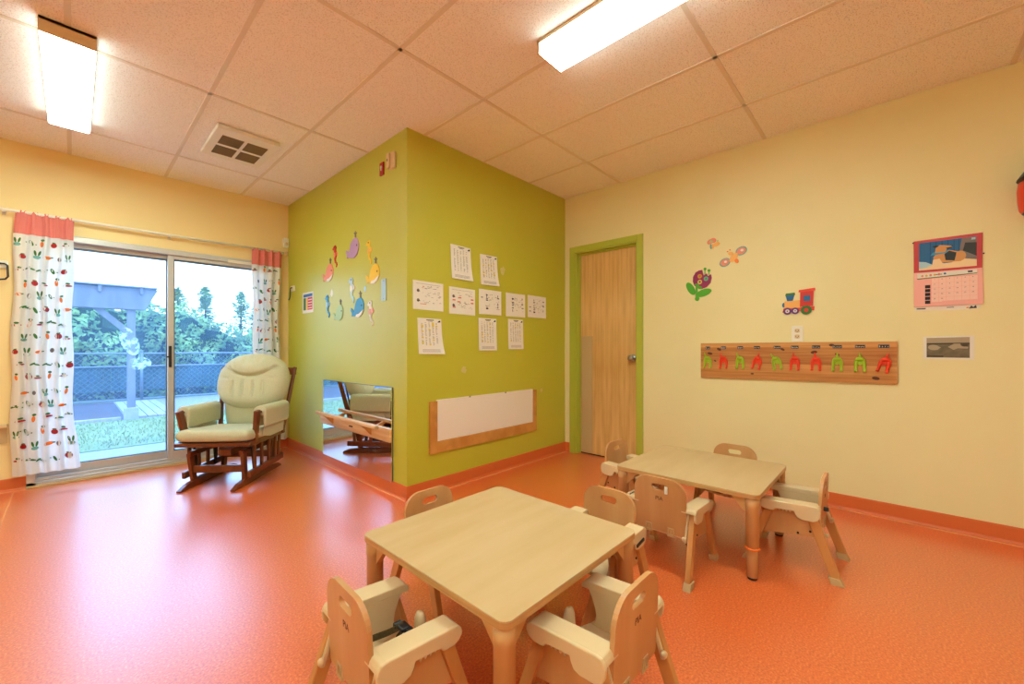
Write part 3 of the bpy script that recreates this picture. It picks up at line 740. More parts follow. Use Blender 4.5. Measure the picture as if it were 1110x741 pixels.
# sea creature stickers on the green wall
def whale(a, z, label, m, belly, s=1, flip=1, belly_m=None):
    t = wall_thing('G', a, z, 'wall_sticker', label, 'sticker', 'sea creature stickers on the green wall')
    bm = B(); k = s
    body = [(-.06, -.02), (-.075, .0), (-.10, .012), (-.105, -.01), (-.085, -.028), (-.09, -.05), (-.06, -.046), (-.03, -.055), (.02, -.060), (.06, -.045), (.085, -.01), (.088, .03), (.07, .062), (.04, .078), (.0, .07), (-.03, .045), (-.045, .01)]
    plate(bm, [(x*k*flip, zz*k) for x, zz in body], 0, .006, 0)
    plate(bm, [(x*k*flip, zz*k) for x, zz in [(-.03, -.056), (.02, -.061), (.06, -.046), (.086, -.01), (.06, -.02), (.02, -.036), (-.02, -.04)]], .004, .007, 1)
    plate(bm, [(x*k*flip, zz*k) for x, zz in [(.03, .075), (.028, .10), (.012, .112), (.03, .112), (.035, .124), (.042, .112), (.06, .108), (.044, .10), (.046, .075)]], 0, .005, 2)
    plate(bm, ell(.062*k*flip, .02*k, .006*k, .007*k, 10), .006, .0075, 3)
    obj('cutout', bm, [m, belly, 'stone_grey', 'ink_dark'], t)
def seahorse(a, z, label, m, m2, s=1):
    t = wall_thing('G', a, z, 'wall_sticker', label, 'sticker', 'sea creature stickers on the green wall')
    bm = B(); k = s
    pts = [(.0, .085), (.028, .088), (.042, .065), (.03, .05), (.045, .03), (.048, .0), (.03, -.03), (.035, -.05), (.055, -.06), (.06, -.08), (.045, -.10), (.038, -.09), (.046, -.078), (.036, -.068), (.018, -.06), (.008, -.03), (.0, -.01), (-.005, .02), (.004, .045), (-.02, .052), (-.03, .062), (-.015, .072)]
    plate(bm, [(x*k, zz*k) for x, zz in pts], 0, .006, 0)
    plate(bm, [(x*k, zz*k) for x, zz in ((.0, .03), (.03, .025), (.035, .0), (.015, -.02), (.0, -.005))], .006, .0075, 1)
    plate(bm, [(x*k, zz*k) for x, zz in ((.045, .03), (.065, .02), (.062, -.005), (.047, .0))], 0, .005, 1)
    plate(bm, ell(.012*k, .072*k, .006*k, .006*k, 8), .006, .0075, 2)
    obj('cutout', bm, [m, m2, 'ink_dark'], t)
whale(3.43, 1.965, 'lilac whale sticker at the top of the ring', 'lilac', 'lilac', 1.25)
whale(3.93, 1.815, 'salmon pink and white whale sticker on the green wall', 'salmon', 'paper', 1.2)
whale(3.08, 1.70, 'yellow whale sticker with white belly on the green wall', 'st_yellow', 'paper', 1.15)
whale(3.34, 1.445, 'deep blue and white whale sticker on the green wall', 'sky_blue', 'paper', 1.2)
whale(3.71, 1.425, 'pale green whale sticker on the green wall', 'pale_green', 'pale_green', 1.05)
seahorse(3.805, 1.965, 'red seahorse sticker on the green wall', 'red', 'salmon', 1.1)
seahorse(3.165, 1.90, 'yellow seahorse sticker on the green wall', 'st_yellow', 'tan', 1.05)
seahorse(3.475, 1.62, 'white seahorse sticker in the middle of the ring', 'pale_blue', 'paper', 1.2)
seahorse(3.97, 1.515, 'blue seahorse sticker on the green wall', 'sky_blue', 'pale_blue', 1.15)
seahorse(3.14, 1.40, 'white and red seahorse sticker on the green wall', 'paper', 'salmon', 1.1)
pb = wall_thing('G', 2.912, 1.565, 'wall_plate', 'narrow pale blue blank plate beside the yellow whale sticker', 'plate')
bm = B(); plate(bm, rrect(-.036, .036, -.085, .085, .004), 0, .006); 
for zz in (-.07, .07): plate(bm, ell(0, zz, .004, .004, 8), .006, .0068, 1)
obj('cover_plate', bm, ['pale_blue', 'stone_grey'], pb, bevel=.0015)
pp_ = wall_thing('G', 4.43, 1.475, 'wall_poster', 'small colour chart poster beside the black hook', 'poster')
bm = B(); plate(bm, [(-.14, 0), (.14, .0), (.14, .21), (-.14, .215)], .001, .003, 0)
plate(bm, rrect(-.115, .12, .165, .195, .001), .003, .0034, 1); plate(bm, rrect(-.115, -.05, .03, .158, .001), .003, .0034, 2); plate(bm, rrect(-.045, -.01, .03, .158, .001), .003, .0034, 4); plate(bm, rrect(-.005, .12, .03, .158, .001), .003, .0034, 3)
for k in range(4): plate(bm, rrect(.005, .11, .045+.028*k, .053+.028*k, .001), .0034, .0037, 0)
obj('sheet', bm, ['paper', 'blue', 'leaf_dark', 'red', 'st_yellow'], pp_)

def loop_hook(wall, a, z, label):
    t = wall_thing(wall, a, z, 'wall_hook', label, 'hook', 'black loop hooks on white plates')
    bm = B(); plate(bm, rrect(-.045, .045, -.025, .035, .008), 0, .018); obj('mounting_plate', bm, 'white_paint', t, bevel=.003)
    bm = B(); pipe(bm, [(.0, -.016, .01), (.03, -.035, .01), (.045, -.05, -.005), (.048, -.055, -.09), (.035, -.055, -.11), (-.02, -.045, -.12), (-.045, -.03, -.115)], .0065, 8)
    obj('loop', bm, 'black', t)
loop_hook('G', 4.83, 1.76, 'black loop hook on the green wall beside the colour chart')
loop_hook('W', -.385, 1.745, 'black loop hook left of the wide curtain')
# small fittings
sn = wall_thing('W', 1.63, 2.24, 'motion_sensor', 'small white wall sensor above the narrow curtain', 'sensor')
bm = B(); plate(bm, rrect(-.028, .025, 0, .10, .010), 0, .04); obj('housing', bm, 'white_paint', sn, bevel=.006)
bm = B(); plate(bm, ell(0, .035, .014, .018, 14), .04, .044); obj('lens', bm, 'cream_plastic', sn)
fp = wall_thing('G', 2.935, 2.50, 'fire_alarm_pull', 'small red fire alarm plate high on the green wall', 'fire alarm')
bm = B(); plate(bm, rrect(-.028, .028, -.035, .065, .003), 0, .012); obj('cover_plate', bm, 'red_deep', fp, bevel=.002)
bm = B(); plate(bm, [(-.012, .025), (.012, .025), (.004, .014), (.004, .0), (-.004, .0), (-.004, .014)], .012, .016); plate(bm, ell(0, .03, .012, .008, 12), .012, .016); obj('handle', bm, 'paper', fp)
ch = wall_thing('G', 2.775, 2.52, 'alarm_sounder', 'white two-stepped alarm box beside the red fire alarm plate', 'alarm')
bm = B(); plate(bm, rrect(-.045, .045, -.055, .07, .012), 0, .022); obj('base_box', bm, 'cream_plastic', ch, bevel=.005)
bm = B(); plate(bm, rrect(-.042, -.002, -.05, .065, .010), .022, .040, 0); obj('raised_cover', bm, 'cream_plastic', ch, bevel=.005)
bm = B(); plate(bm, ell(-.022, .01, .006, .010, 10), .040, .043, 0); obj('indicator', bm, 'ink', ch)
lg = wall_thing('W', -.385, .375, 'wall_ledge', 'low cream wooden ledge at the left picture edge', 'ledge')
bm = B(); plate(bm, rrect(-.3, .04, .0, .13, .006), 0, .012); obj('back_plate', bm, 'cream_dark', lg, bevel=.002)
bm = B(); box(bm, -.3, .045, -.05, -.012, .125, .15); obj('rim', bm, 'cream_plastic', lg, bevel=.004)

# smudges left by old tape and putty
def smudge(wall, a, z, label, r, seed, m='smudge'):
    rnd = random.Random(seed); t = wall_thing(wall, a, z, 'putty_mark', label, 'mark', 'old putty and tape marks')
    bm = B(); pts = [(r*(1+rnd.uniform(-.35, .3))*cos(2*pi*k/14), r*1.2*(1+rnd.uniform(-.3, .3))*sin(2*pi*k/14)) for k in range(14)]
    plate(bm, pts, 0, .0012); obj('residue', bm, m, t)
smudge('B', 2.66, 1.81, 'pale putty mark right of the upper paper sheets', .032, 1)
smudge('B', 2.20, .93, 'pale putty mark above the framed white panel', .025, 2)
smudge('B', 3.22, .685, 'pale putty mark right of the framed white panel', .016, 3)
smudge('G', 3.86, 1.63, 'white putty mark between pink whale and blue seahorse', .028, 4, 'paper')
smudge('G', 3.22, 1.60, 'white putty mark left of the pale blue plate', .02, 5, 'pale_blue')

# framed white panel on the green wall
wb = wall_thing('B', 2.485, .30, 'framed_panel', 'low white panel in an open-topped wooden frame', 'board')
bm = B(); plate(bm, [(-.567, .088), (.585, .088), (.585, .408), (-.567, .408)], 0, .012); obj('white_panel', bm, 'board_white', wb)
for n, (a, b, c, d) in (('frame_side', (-.635, -.567, 0, .40)), ('frame_side', (.585, .635, 0, .402)), ('frame_rail', (-.567, .585, 0, .088))):
    bm = B(); plate(bm, rrect(a, b, c, d, .001), 0, .022); obj(n, bm, 'frame_oak', wb, bevel=.003)
for xx in (-.23, .2):
    bm = B(); plate(bm, rrect(xx-.008, xx+.008, .40, .412, .001), .012, .016); obj('clip', bm, 'grey_metal', wb)
for xx in (-.60, .61):
    bm = B(); plate(bm, ell(xx, .375, .006, .006, 10), .022, .0235); obj('screw', bm, 'wood_leg', wb)

# paper sheets on the green wall
def sheet_paper(x, z, w, h, label, kind, seed, curl=.010, skew=0, bc=0):
    rnd = random.Random(seed); t = wall_thing('B', x, z, 'paper_sheet', label, 'paper', 'paper sheets taped to the green wall')
    bm = B(); n = 8
    def S(u, v, off=0):   # u,v in 0..1 ; bulges away from the wall in the lower part
        y = -.002 - curl*(1-v)**2*(.4+.6*sin(pi*u)) - bc*max(0, u-.6)*(1-v)**3 - off
        return Vector(((u-.5)*w + skew*(1-v)*.012, y, (v-.5)*h + .004*rnd_c*(u-.5)))
    rnd_c = rnd.uniform(-1, 1)
    g = [[bm.verts.new(S(i/n, j/n)) for i in range(n+1)] for j in range(n+1)]
    g2 = [[bm.verts.new(S(i/n, j/n, -.0006)) for i in range(n+1)] for j in range(n+1)]
    for j in range(n):
        for i in range(n):
            bm.faces.new((g[j][i], g[j][i+1], g[j+1][i+1], g[j+1][i])).smooth = True
            bm.faces.new((g2[j][i], g2[j+1][i], g2[j+1][i+1], g2[j][i+1])).smooth = True
    def q(u0, u1, v0, v1, mi, off=.0005):
        k = max(1, int((u1-u0)*10), int((v1-v0)*10))
        for a in range(k):
            f0 = a/k; f1 = (a+1)/k
            if (u1-u0)*w > (v1-v0)*h: c = (u0+(u1-u0)*f0, u0+(u1-u0)*f1, v0, v1)
            else: c = (u0, u1, v0+(v1-v0)*f0, v0+(v1-v0)*f1)
            bm.faces.new([bm.verts.new(S(*p, off)) for p in ((c[0], c[2]), (c[1], c[2]), (c[1], c[3]), (c[0], c[3]))]).material_index = mi
    if kind[0] == 'P':      # portrait list: header, small dark picture, columns of fine print
        q(.36, .68, .945, .965, 2); q(.42, .62, .915, .93, 1)
        bm.faces.new([bm.verts.new(S(u, v, .0006)) for u, v in ((.82, .90), (.96, .905), (.95, .965), (.91, .95), (.88, .94))]).material_index = 2
        for c_ in range(5):
            u = .18 + .15*c_
            for r_ in range(24):
                v = .87 - .027*r_
                if rnd.random() < .85: q(u-.035, u-.035+rnd.uniform(.03, .075), v, v+.010, 1)
        for r_ in range(3): q(.15, .85, .12-.03*r_, .128-.03*r_, 1)
        for k in range(int(kind[1:])):
            c_ = rnd.choice((0, 2, 3, 4)); v = rnd.uniform(.24, .86); u = .18+.15*c_
            q(u-.045, u+.045, v, v+.035, 3, .0009)
    else:                   # landscape chart with pictures and scribbles
        for k in range(34):
            u, v = rnd.uniform(.26, .86), rnd.uniform(.22, .84)
            q(u, u+rnd.uniform(.02, .09), v, v+.012, 1)
        if kind[1] == 'b':
            for v in (.66, .32):
                bm.faces.new([bm.verts.new(S(uu, vv, .0007)) for uu, vv in ell(.16, v, .045, .06, 8)]).material_index = 1
                q(.12, .22, v-.03, v-.01, 2, .0009)
            q(.10, .9, .90, .907, 1)
        else:
            for k in range(9):
                u, v = rnd.choice((.08, .30, .80, .30)), rnd.uniform(.18, .78)
                q(u, u+.09, v, v+.03, 4, .0009)
            for k in range(5):
                u, v = rnd.choice((.3, .8)), rnd.uniform(.2, .75); q(u+.02, u+.045, v, v+.09, 4, .0009)
        if kind[2:] == 'p':
            for k in range(6): u, v = rnd.choice((.12, .30, .34, .82)), rnd.uniform(.2, .6); q(u, u+.11, v, v+.05, 5, .0011)
        if kind[2:] == 'q': q(.22, .42, .19, .215, 5, .0011); q(.30, .36, .8, .83, 5, .0011)
    o = obj('sheet', bm, ['paper', 'ink', 'ink_dark', 'hl_yellow', mat('ink_blue', srgb(60, 62, 90), .8), 'ink_pink'], t)
PW, PH = .212, .275
sheet_paper(2.165, 1.807, PW, PH, 'upper portrait sheet of fine print, the higher of two', 'P0', 1, bc=.05, skew=1)
sheet_paper(2.480, 1.790, .206, .262, 'upper portrait sheet with yellow marks, beside the putty mark', 'P12', 2, bc=.05, skew=1)
sheet_paper(1.848, 1.506, .278, .216, 'landscape sheet with pictures nearest the wall corner', 'Lbq', 3, .004)
sheet_paper(2.184, 1.494, .277, .217, 'landscape sheet with pink scribbles', 'Lbp', 4, .004)
sheet_paper(2.503, 1.511, .272, .216, 'landscape sheet with blue handwriting between the two portrait sheets', 'Lh', 5, .004)
sheet_paper(2.833, 1.511, .268, .217, 'landscape sheet with dark handwriting, fourth along the row', 'Lh', 6, .004)
sheet_paper(3.147, 1.518, .286, .215, 'landscape sheet with blue handwriting nearest the door end', 'Lh', 7, .004)
sheet_paper(1.857, 1.200, .220, .272, 'lower portrait sheet with a torn corner and many yellow marks', 'P14', 8, bc=.08, skew=1)
sheet_paper(2.469, 1.229, .215, .280, 'lower portrait sheet with yellow marks, middle of the bottom row', 'P8', 9, skew=.4)
sheet_paper(2.832, 1.240, .208, .279, 'lower portrait sheet with a few yellow marks nearest the door', 'P5', 10, skew=.4)

# mirror with its pull-up bar
mi_ = wall_thing('G', 3.40, .092, 'wall_mirror', 'low rectangular wall mirror behind the wooden pull-up bar', 'mirror')
bm = B(); plate(bm, [(-.62, .0), (.62, .0), (.62, .716), (-.62, .71)], .008, .014); obj('mirror_plate', bm, 'mirror_glass', mi_)
bm = B(); plate(bm, [(-.623, -.003), (.623, -.003), (.623, .719), (-.623, .713)], .001, .008); obj('backing', bm, 'alu_dark', mi_)
pb_ = wall_thing('G', 3.40, .395, 'pull_up_bar', 'pale wooden toddler pull-up bar across the mirror', 'bar')
bm = B(); plate(bm, [(-.64, -.005), (.625, .0), (.625, .10), (-.64, .095)], .015, .034); obj('backboard', bm, 'pale_wood', pb_, bevel=.002)
bm = B(); prism(bm, rrect(-.135, -.105, .108, .135, .008), 'x', -.50, .59); obj('rail', bm, 'pale_wood', pb_, bevel=.001)
for xx in (-.36, .34):
    bm = B(); prism(bm, [(-.034, .02), (-.034, .09), (-.11, .118), (-.13, .112), (-.08, .07)], 'x', xx-.012, xx+.012); obj('bracket', bm, 'orange' if False else 'frame_oak', pb_, bevel=.002)
bm = B(); plate(bm, rrect(-.03, .03, .04, .05, .003), .034, .040); obj('fitting', bm, 'black', pb_)

# ------------------------------------------------------------ low square tables
def table(x0, x1, y0, y1, h, label, ring):
    cx, cy = (x0+x1)/2, (y0+y1)/2; t = thing('activity_table', label, 'table', (cx, cy, 0), 0, 'low square wooden activity tables')
    a, b = (x1-x0)/2, (y1-y0)/2
    bm = B(); prism(bm, rrect(-a, a, -b, b, .030, 8), 'z', h-.004, h, 0); prism(bm, rrect(-a, a, -b, b, .030, 8), 'z', h-.024, h-.004, 1)
    obj('tabletop', bm, ['table_top', 'table_edge'], t, bevel=.0015)
    for sx in (-1, 1):
        for sy in (-1, 1):
            x, y = sx*(a-.035), sy*(b-.035); bm = B()
            lathe(bm, [(.024, .012), (.024, .10), (.0245, .104), (.0245, .108), (.024, .112), (.024, .15), (.030, .152), (.030, h-.075), (.0315, h-.073), (.0315, h-.024)], 24, 0, Matrix.Translation((x, y, 0)))
            # corner gussets spreading under the top
            for dx, dy in ((-sx, 0), (0, -sy)):
                p = Vector((x, y, 0)); d = Vector((dx, dy, 0)); n_ = Vector((-dy, dx, 0))
                q = [p+d*.02+Vector((0,0,h-.11)), p+d*.09+Vector((0,0,h-.032)), p+d*.09+Vector((0,0,h-.024)), p+d*.0+Vector((0,0,h-.024)), p+Vector((0,0,h-.11))]
                A = [bm.verts.new(v+n_*.011) for v in q]; Bv = [bm.verts.new(v-n_*.011) for v in q]
                for i in range(5): bm.faces.new((A[i], A[(i+1) % 5], Bv[(i+1) % 5], Bv[i]))
                bm.faces.new(A); bm.faces.new(Bv[::-1])
            l = obj('leg', bm, 'table_leg', t)
            bm = B(); lathe(bm, [(.020, 0), (.021, .003), (.021, .013), (.018, .014)], 20, 0, Matrix.Translation((x, y, 0))); obj('foot', bm, 'rubber', l)
            if ring and sx < 0 and sy < 0:
                bm = B(); K = [(x+.031*cos(2*pi*k/20), y+.031*sin(2*pi*k/20), .151+.0015*sin(k)) for k in range(21)]; pipe(bm, K, .004, 6); r_ = obj('rubber_band', bm, 'orange', l); r_['label'] = 'orange band around the leg'
    return t
table(.737, 1.466, .710, 1.455, .415, 'front low square wooden table nearest the camera', False)
table(2.192, 2.89, .458, 1.203, .415, 'rear low square wooden table with a band round one leg', True)

# ------------------------------------------------------------ toddler chairs (face +y, origin on the floor)
def make_chair():
    t = thing('toddler_chair', 'x', 'chair', (0,0,0), 0, 'wooden toddler chairs with cream plastic arms')
    for s in (-1, 1):
        for kind in ('rear', 'front'):
            if kind == 'rear': top, bot, w0, w1 = (s*.150, -.080, .325), (s*.163, -.186, .026), .046, .036
            else: top, bot, w0, w1 = (s*.150, .082, .305), (s*.163, .178, .026), .040, .032
            bm = B(); beam(bm, top, bot, .026, w0, .026, w1); l = obj('leg', bm, 'wood_leg', t, bevel=.004)
            tv, bv = Vector(top), Vector(bot); d = (bv-tv).normalized()
            p0 = bv - d*.016; dd = -1 if kind == 'rear' else 1
            bm = B(); y = bv.y
            prism(bm, [(y-.024-.004*(dd < 0)-(.012 if dd < 0 else 0)+.008, .0), (y+.024+(.012 if dd > 0 else 0)-.004, .0), (y+.022-dd*.008, .034), (y-.022-dd*.008, .034)], 'x', s*.163-.018, s*.163+.018)
            obj('foot_cap', bm, 'cream_dark', l, bevel=.003)
        # plywood side panel
        bm = B(); x0, x1 = sorted((s*.136, s*.150))
        prism(bm, [(-.135, .195), (.125, .160), (.095, .305), (-.085, .325)], 'x', x0, x1)
        p = obj('side_panel', bm, 'wood', t, bevel=.003)
        for yy, zz in ((-.085, .215), (-.035, .195)):
            bm = B(); mx = Matrix.Translation((s*.150, yy, zz)) @ Matrix.Rotation(s*pi/2, 4, 'Y'); lathe(bm, [(.005, 0), (.005, .003), (.002, .0035)], 10, 0, mx); obj('bolt', bm, 'rubber', p)
        # moulded arm: flat top, nose at the front, deep skirt at the rear that curls round the back
        bm = B(); A, Bx = s*.106, s*.178
        side = [(-.124, .335), (-.129, .322), (-.126, .298), (-.118, .282), (-.100, .272), (-.055, .270), (-.035, .276), (-.026, .292), (-.022, .305), (.055, .298), (.062, .288), (.075, .284), (.100, .284), (.118, .292), (.128, .306), (.126, .322), (.112, .334), (.0, .341), (-.10, .346), (-.117, .344)]
        xa, xb = sorted((s*.166, Bx)); prism(bm, side, 'x', xa, xb)
        topo = [(-.124, .335), (-.128, .322), (-.116, .318), (.02, .314), (.10, .308), (.128, .306), (.126, .322), (.112, .334), (.0, .341), (-.10, .346), (-.117, .344)]
        xa, xb = sorted((A, s*.170)); prism(bm, topo, 'x', xa, xb)
        # rear end of skirt closing inward behind the leg, and adjusting notches
        for k in range(5): prism(bm, [(-.012+.015*k, .303), (-.006+.015*k, .291), (.001+.015*k, .303)], 'x', *sorted((s*.166, s*.176)))
        obj('armrest', bm, 'cream_plastic', t, bevel=.007, seg=3)
        # cream guide strip down the inside of the rear leg
        bm = B(); beam(bm, (s*.133, -.100, .315), (s*.133, -.143, .185), .010, .014); g = obj('leg_guide', bm, 'cream_plastic', t, bevel=.004)
        bm = B(); mx = Matrix.Translation((s*.128, -.140, .205)) @ Matrix.Rotation(pi/2, 4, 'X'); lathe(bm, [(.010, 0), (.011, .008), (.008, .014), (.004, .015)], 14, 0, mx); obj('knob', bm, 'cream_plastic', g)
    # moulded seat with tall side walls
    bm = B()
    for s in (-1, 1):
        wall = [(-.104, .186), (-.104, .334), (.106, .318), (.090, .288), (.077, .255), (.073, .232), (.078, .212), (.092, .198), (.100, .188)]
        xa, xb = sorted((s*.107, s*.118)); prism(bm, wall, 'x', xa, xb)
    prism(bm, [(-.112, -.104), (.112, -.104), (.112, .095), (.085, .105), (.04, .118), (-.04, .118), (-.085, .105), (-.112, .095)], 'z', .184, .199)
    obj('seat', bm, 'cream_plastic', t, bevel=.006, seg=3)
    bm = B()
    sec = [(0.021, .186), (.022, .22), (.019, .276), (.014, .292), (.006, .297)]
    lathe(bm, sec, 18, 0, Matrix.Translation((0, .090, 0)) @ Matrix.Rotation(-.12, 4, 'X', ) if False else Matrix.Translation((0, .102, 0)) @ Matrix.Diagonal((1.15, .8, 1, 1)))
    obj('crotch_post', bm, 'cream_plastic', t)
    # plywood back, leaning slightly, with a hand slot
    mx = Matrix.Translation((0, -.113, .198)) @ Matrix.Rotation(.05, 4, 'X')
    bm = B(); out = rrect(-.130, .130, .0, .268, .06, 8, (.014, .014, .075, .075)); hole = rrect(-.040, .040, .205, .235, .0149, 6)
    prism(bm, out, 'y', -.007, .007, 0, hole, mx)
    bk = obj('backrest', bm, 'wood', t, bevel=.004, seg=2)
    for x in (-.056, .056):
        bm = B(); prism(bm, [(x-.019, -.012), (x+.019, -.012), (x+.015, .030), (x-.015, .030)], 'y', -.0105, -.0065, 0, [(x-.011, -.004), (x+.011, -.004), (x+.009, .024), (x-.009, .024)], mx)
        prism(bm, [(x-.003, -.006), (x+.003, -.006), (x+.003, .018), (x-.003, .018)], 'y', -.0095, -.0065, 0, None, mx)
        obj('clip', bm, 'cream_dark', bk)
    bm = B(); text(bm, 'PlA', .028, 0, .156, -.0072, 0, 'CENTER', mx); obj('logo', bm, mat('burnt', srgb(98, 54, 28), .7), bk)
    return t
spec = [  # x, y, facing angle (0 = +y), label
    (.628, 1.070, -pi/2-.04, 'toddler chair with dark loose straps at the front table'),
    (1.060, .640, .0, 'toddler chair pushed in at the near side of the front table'),
    (2.115, .850, -pi/2, 'toddler chair with a small white tag in its hand slot'),
    (2.600, .378, .0, 'toddler chair seen side-on at the right of the rear table'),
    (2.885, .770, pi/2, 'toddler chair behind the rear table with only its top showing'),
    (2.57, 1.285, pi-.1, 'toddler chair at the rear table nearest the door'),
    (1.55, .950, pi/2, 'toddler chair with a black clip under its arm between the tables'),
    (1.110, 1.425, pi, 'toddler chair at the front table nearest the green wall corner')]
proto = make_chair(); chairs = []
for i, (x, y, a, lb) in enumerate(spec):
    c = proto if i == 0 else copy_tree(proto)
    c.location = (x, y, 0); c.rotation_euler = (0, 0, a); c['label'] = lb; chairs.append(c)
def ribbon(bm, pts, w, side, th=.0015):
    pts = [Vector(p) for p in pts]; L = []
    for i, p in enumerate(pts):
        s = Vector(side[i] if isinstance(side, list) else side).normalized()
        d = (pts[min(i+1, len(pts)-1)] - pts[max(i-1, 0)]).normalized(); n = d.cross(s).normalized()
        L.append([bm.verts.new(p + a*w/2*s + b*th/2*n) for a, b in ((-1,-1),(1,-1),(1,1),(-1,1))])
    for a, b in zip(L, L[1:]):
        for k in range(4): bm.faces.new((a[k], a[(k+1) % 4], b[(k+1) % 4], b[k]))
    bm.faces.new(L[0]); bm.faces.new(L[-1][::-1])
def straps(ch):
    bm = B()
    ribbon(bm, [(-.09, -.095, .222), (-.065, -.04, .245), (-.03, .01, .262), (-.005, .045, .278)], .026, (.3, .0, 1))
    ribbon(bm, [(.09, -.095, .216), (.06, -.05, .222), (.03, .0, .244), (.0, .042, .272)], .026, (.2, .0, 1))
    ribbon(bm, [(.0, .045, .274), (-.03, .05, .242), (-.055, .055, .205)], .024, (0, 1, .2))
    ribbon(bm, [(.0, .050, .274), (.03, .062, .245), (.05, .085, .205)], .024, (0, 1, .2))
    obj('strap', bm, 'dark_strap', ch)
    bm = B(); box(bm, -.018, .018, .030, .058, .272, .284); box(bm, -.028, -.014, .024, .05, .27, .286); box(bm, .012, .03, .04, .062, .266, .280)
    obj('buckle', bm, 'black', ch, bevel=.003)
straps(chairs[0])
bm = B(); ribbon(bm, [(-.10, -.09, .206), (-.03, -.07, .215), (.04, -.07, .214), (.10, -.085, .206)], .034, (0, 1, .4)); obj('strap', bm, 'dark_strap', chairs[1])
bm = B(); box(bm, .030, .044, -.137, -.129, .392, .428); w_ = obj('tag', bm, 'white_paint', chairs[2], bevel=.002); w_['label'] = 'small white tag'
bm = B(); ribbon(bm, [(.125, -.10, .17), (.135, -.10, .15), (.13, -.095, .12)], .02, (0, 1, 0), .006); obj('strap_end', bm, 'black', chairs[2])
bm = B(); beam(bm, (-.1815, -.030, .293), (-.1815, -.095, .303), .006, .013); obj('clip_black', bm, 'black', chairs[6], bevel=.002)
bm = B(); pipe(bm, [(-.11, -.10, .352), (-.13, -.09, .351), (-.15, -.10, .351), (-.16, -.12, .342)], .003, 6); obj('loose_cord', bm, 'black', chairs[2])
bm = B(); box(bm, -.14, -.128, -.155, -.135, .325, .345); obj('catch', bm, 'black', chairs[3], bevel=.003)

# ------------------------------------------------------------ glider rocking chair
gl = thing('glider_chair', 'cream cushioned glider rocking chair in dark cherry wood by the glass door', 'armchair', (.945, 4.13, 0), R(137))
for s in (-1, 1):
    bm = B()   # floor rail: long toe at the front
    prism(bm, [(.365, .0), (.372, .012), (.30, .040), (.15, .062), (-.15, .062), (-.30, .045), (-.36, .02), (-.365, .0)], 'x', s*.197-.018, s*.197+.018)
    obj('floor_rail', bm, 'cherry', gl, bevel=.005)
    bm = B(); beam(bm, (s*.197, .20, .05), (s*.205, .235, .275), .026, .05); obj('base_post', bm, 'cherry', gl, bevel=.004)
    bm = B(); beam(bm, (s*.197, -.18, .05), (s*.205, -.215, .275), .026, .05); obj('base_post', bm, 'cherry', gl, bevel=.004)
    bm = B(); beam(bm, (s*.195, -.25, .27), (s*.195, .26, .27), .028, .04); obj('base_side_bar', bm, 'cherry', gl, bevel=.004)
    # swinging side: lower rail, spindles, links
    bm = B(); beam(bm, (s*.250, -.30, .115), (s*.250, .24, .095), .030, .055); obj('swing_rail', bm, 'cherry', gl, bevel=.008)
    for yy in (-.24, -.17, -.06, .06, .17):
        bm = B(); beam(bm, (s*.252, yy*.92, .11), (s*.255, yy, .335), .018, .028); obj('spindle', bm, 'cherry', gl, bevel=.003)
    for yy in (-.12, .12):
        bm = B(); beam(bm, (s*.226, yy, .09), (s*.226, yy+.03, .30), .008, .03); obj('link', bm, 'black', gl, bevel=.002)
    # seat side rail
    bm = B(); beam(bm, (s*.262, -.29, .345), (s*.262, .26, .345), .03, .045); obj('seat_rail', bm, 'cherry', gl, bevel=.004)
    # arm: front post flaring outward, wooden arm, padded cover
    bm = B(); beam(bm, (s*.262, .175, .34), (s*.300, .215, .605), .030, .052, .03, .058); obj('arm_post', bm, 'cherry', gl, bevel=.006)
    bm = B(); beam(bm, (s*.300, .215, .590), (s*.310, -.26, .57), .034, .02); obj('arm_wood', bm, 'cherry', gl, bevel=.005)
    bm = B()
    top = []
    for k in range(13):
        a = pi*k/12; top.append((s*.300 + .050*cos(a), .592 + .044*sin(a)))
    top = top if s > 0 else top
    out = top + [(s*.300-.050, .585), (s*.300-.046, .47), (s*.300-.028, .455), (s*.300-.022, .555), (s*.300+.022, .555), (s*.300+.028, .455), (s*.300+.046, .47), (s*.300+.050, .585)]
    prism(bm, out, 'y', -.235, .175)
    ac = obj('arm_cushion', bm, 'cushion', gl, bevel=.012, seg=3, smooth=True)
    bm = B(); prism(bm, [(-.22, .36), (-.24, .45), (-.18, .455), (.10, .45), (.12, .38), (.0, .355)], 'x', *sorted((s*.285, s*.300))); obj('side_pad', bm, 'cushion', gl, bevel=.006)
    # back post
    bm = B(); beam(bm, (s*.272, -.25, .33), (s*.328, -.395, .93), .026, .046, .026, .036); obj('back_post', bm, 'cherry', gl, bevel=.008)
bm = B(); beam(bm, (-.19, .215, .140), (.19, .215, .140), .022, .058, up=(0,1,0)); obj('stretcher', bm, 'cherry', gl, bevel=.004)
bm = B(); beam(bm, (-.19, -.19, .16), (.19, -.19, .16), .022, .058, up=(0,1,0)); obj('stretcher', bm, 'cherry', gl, bevel=.004)
bm = B(); beam(bm, (-.05, -.22, .27), (-.05, .22, .27), .10, .05); obj('centre_block', bm, 'cherry', gl, bevel=.004)
bm = B(); prism(bm, rrect(-.285, .285, .235, .305, .018), 'z', .333, .362); obj('seat_front_rail', bm, 'cherry', gl, bevel=.004)
bm = B(); beam(bm, (-.285, -.27, .345), (.285, -.27, .345), .03, .04, up=(0,1,0)); obj('seat_back_rail', bm, 'cherry', gl, bevel=.004)
bm = B(); beam(bm, (-.34, -.385, .89), (.34, -.385, .89), .022, .07, up=(0,1,0)); obj('crest_rail', bm, 'cherry', gl, bevel=.006)
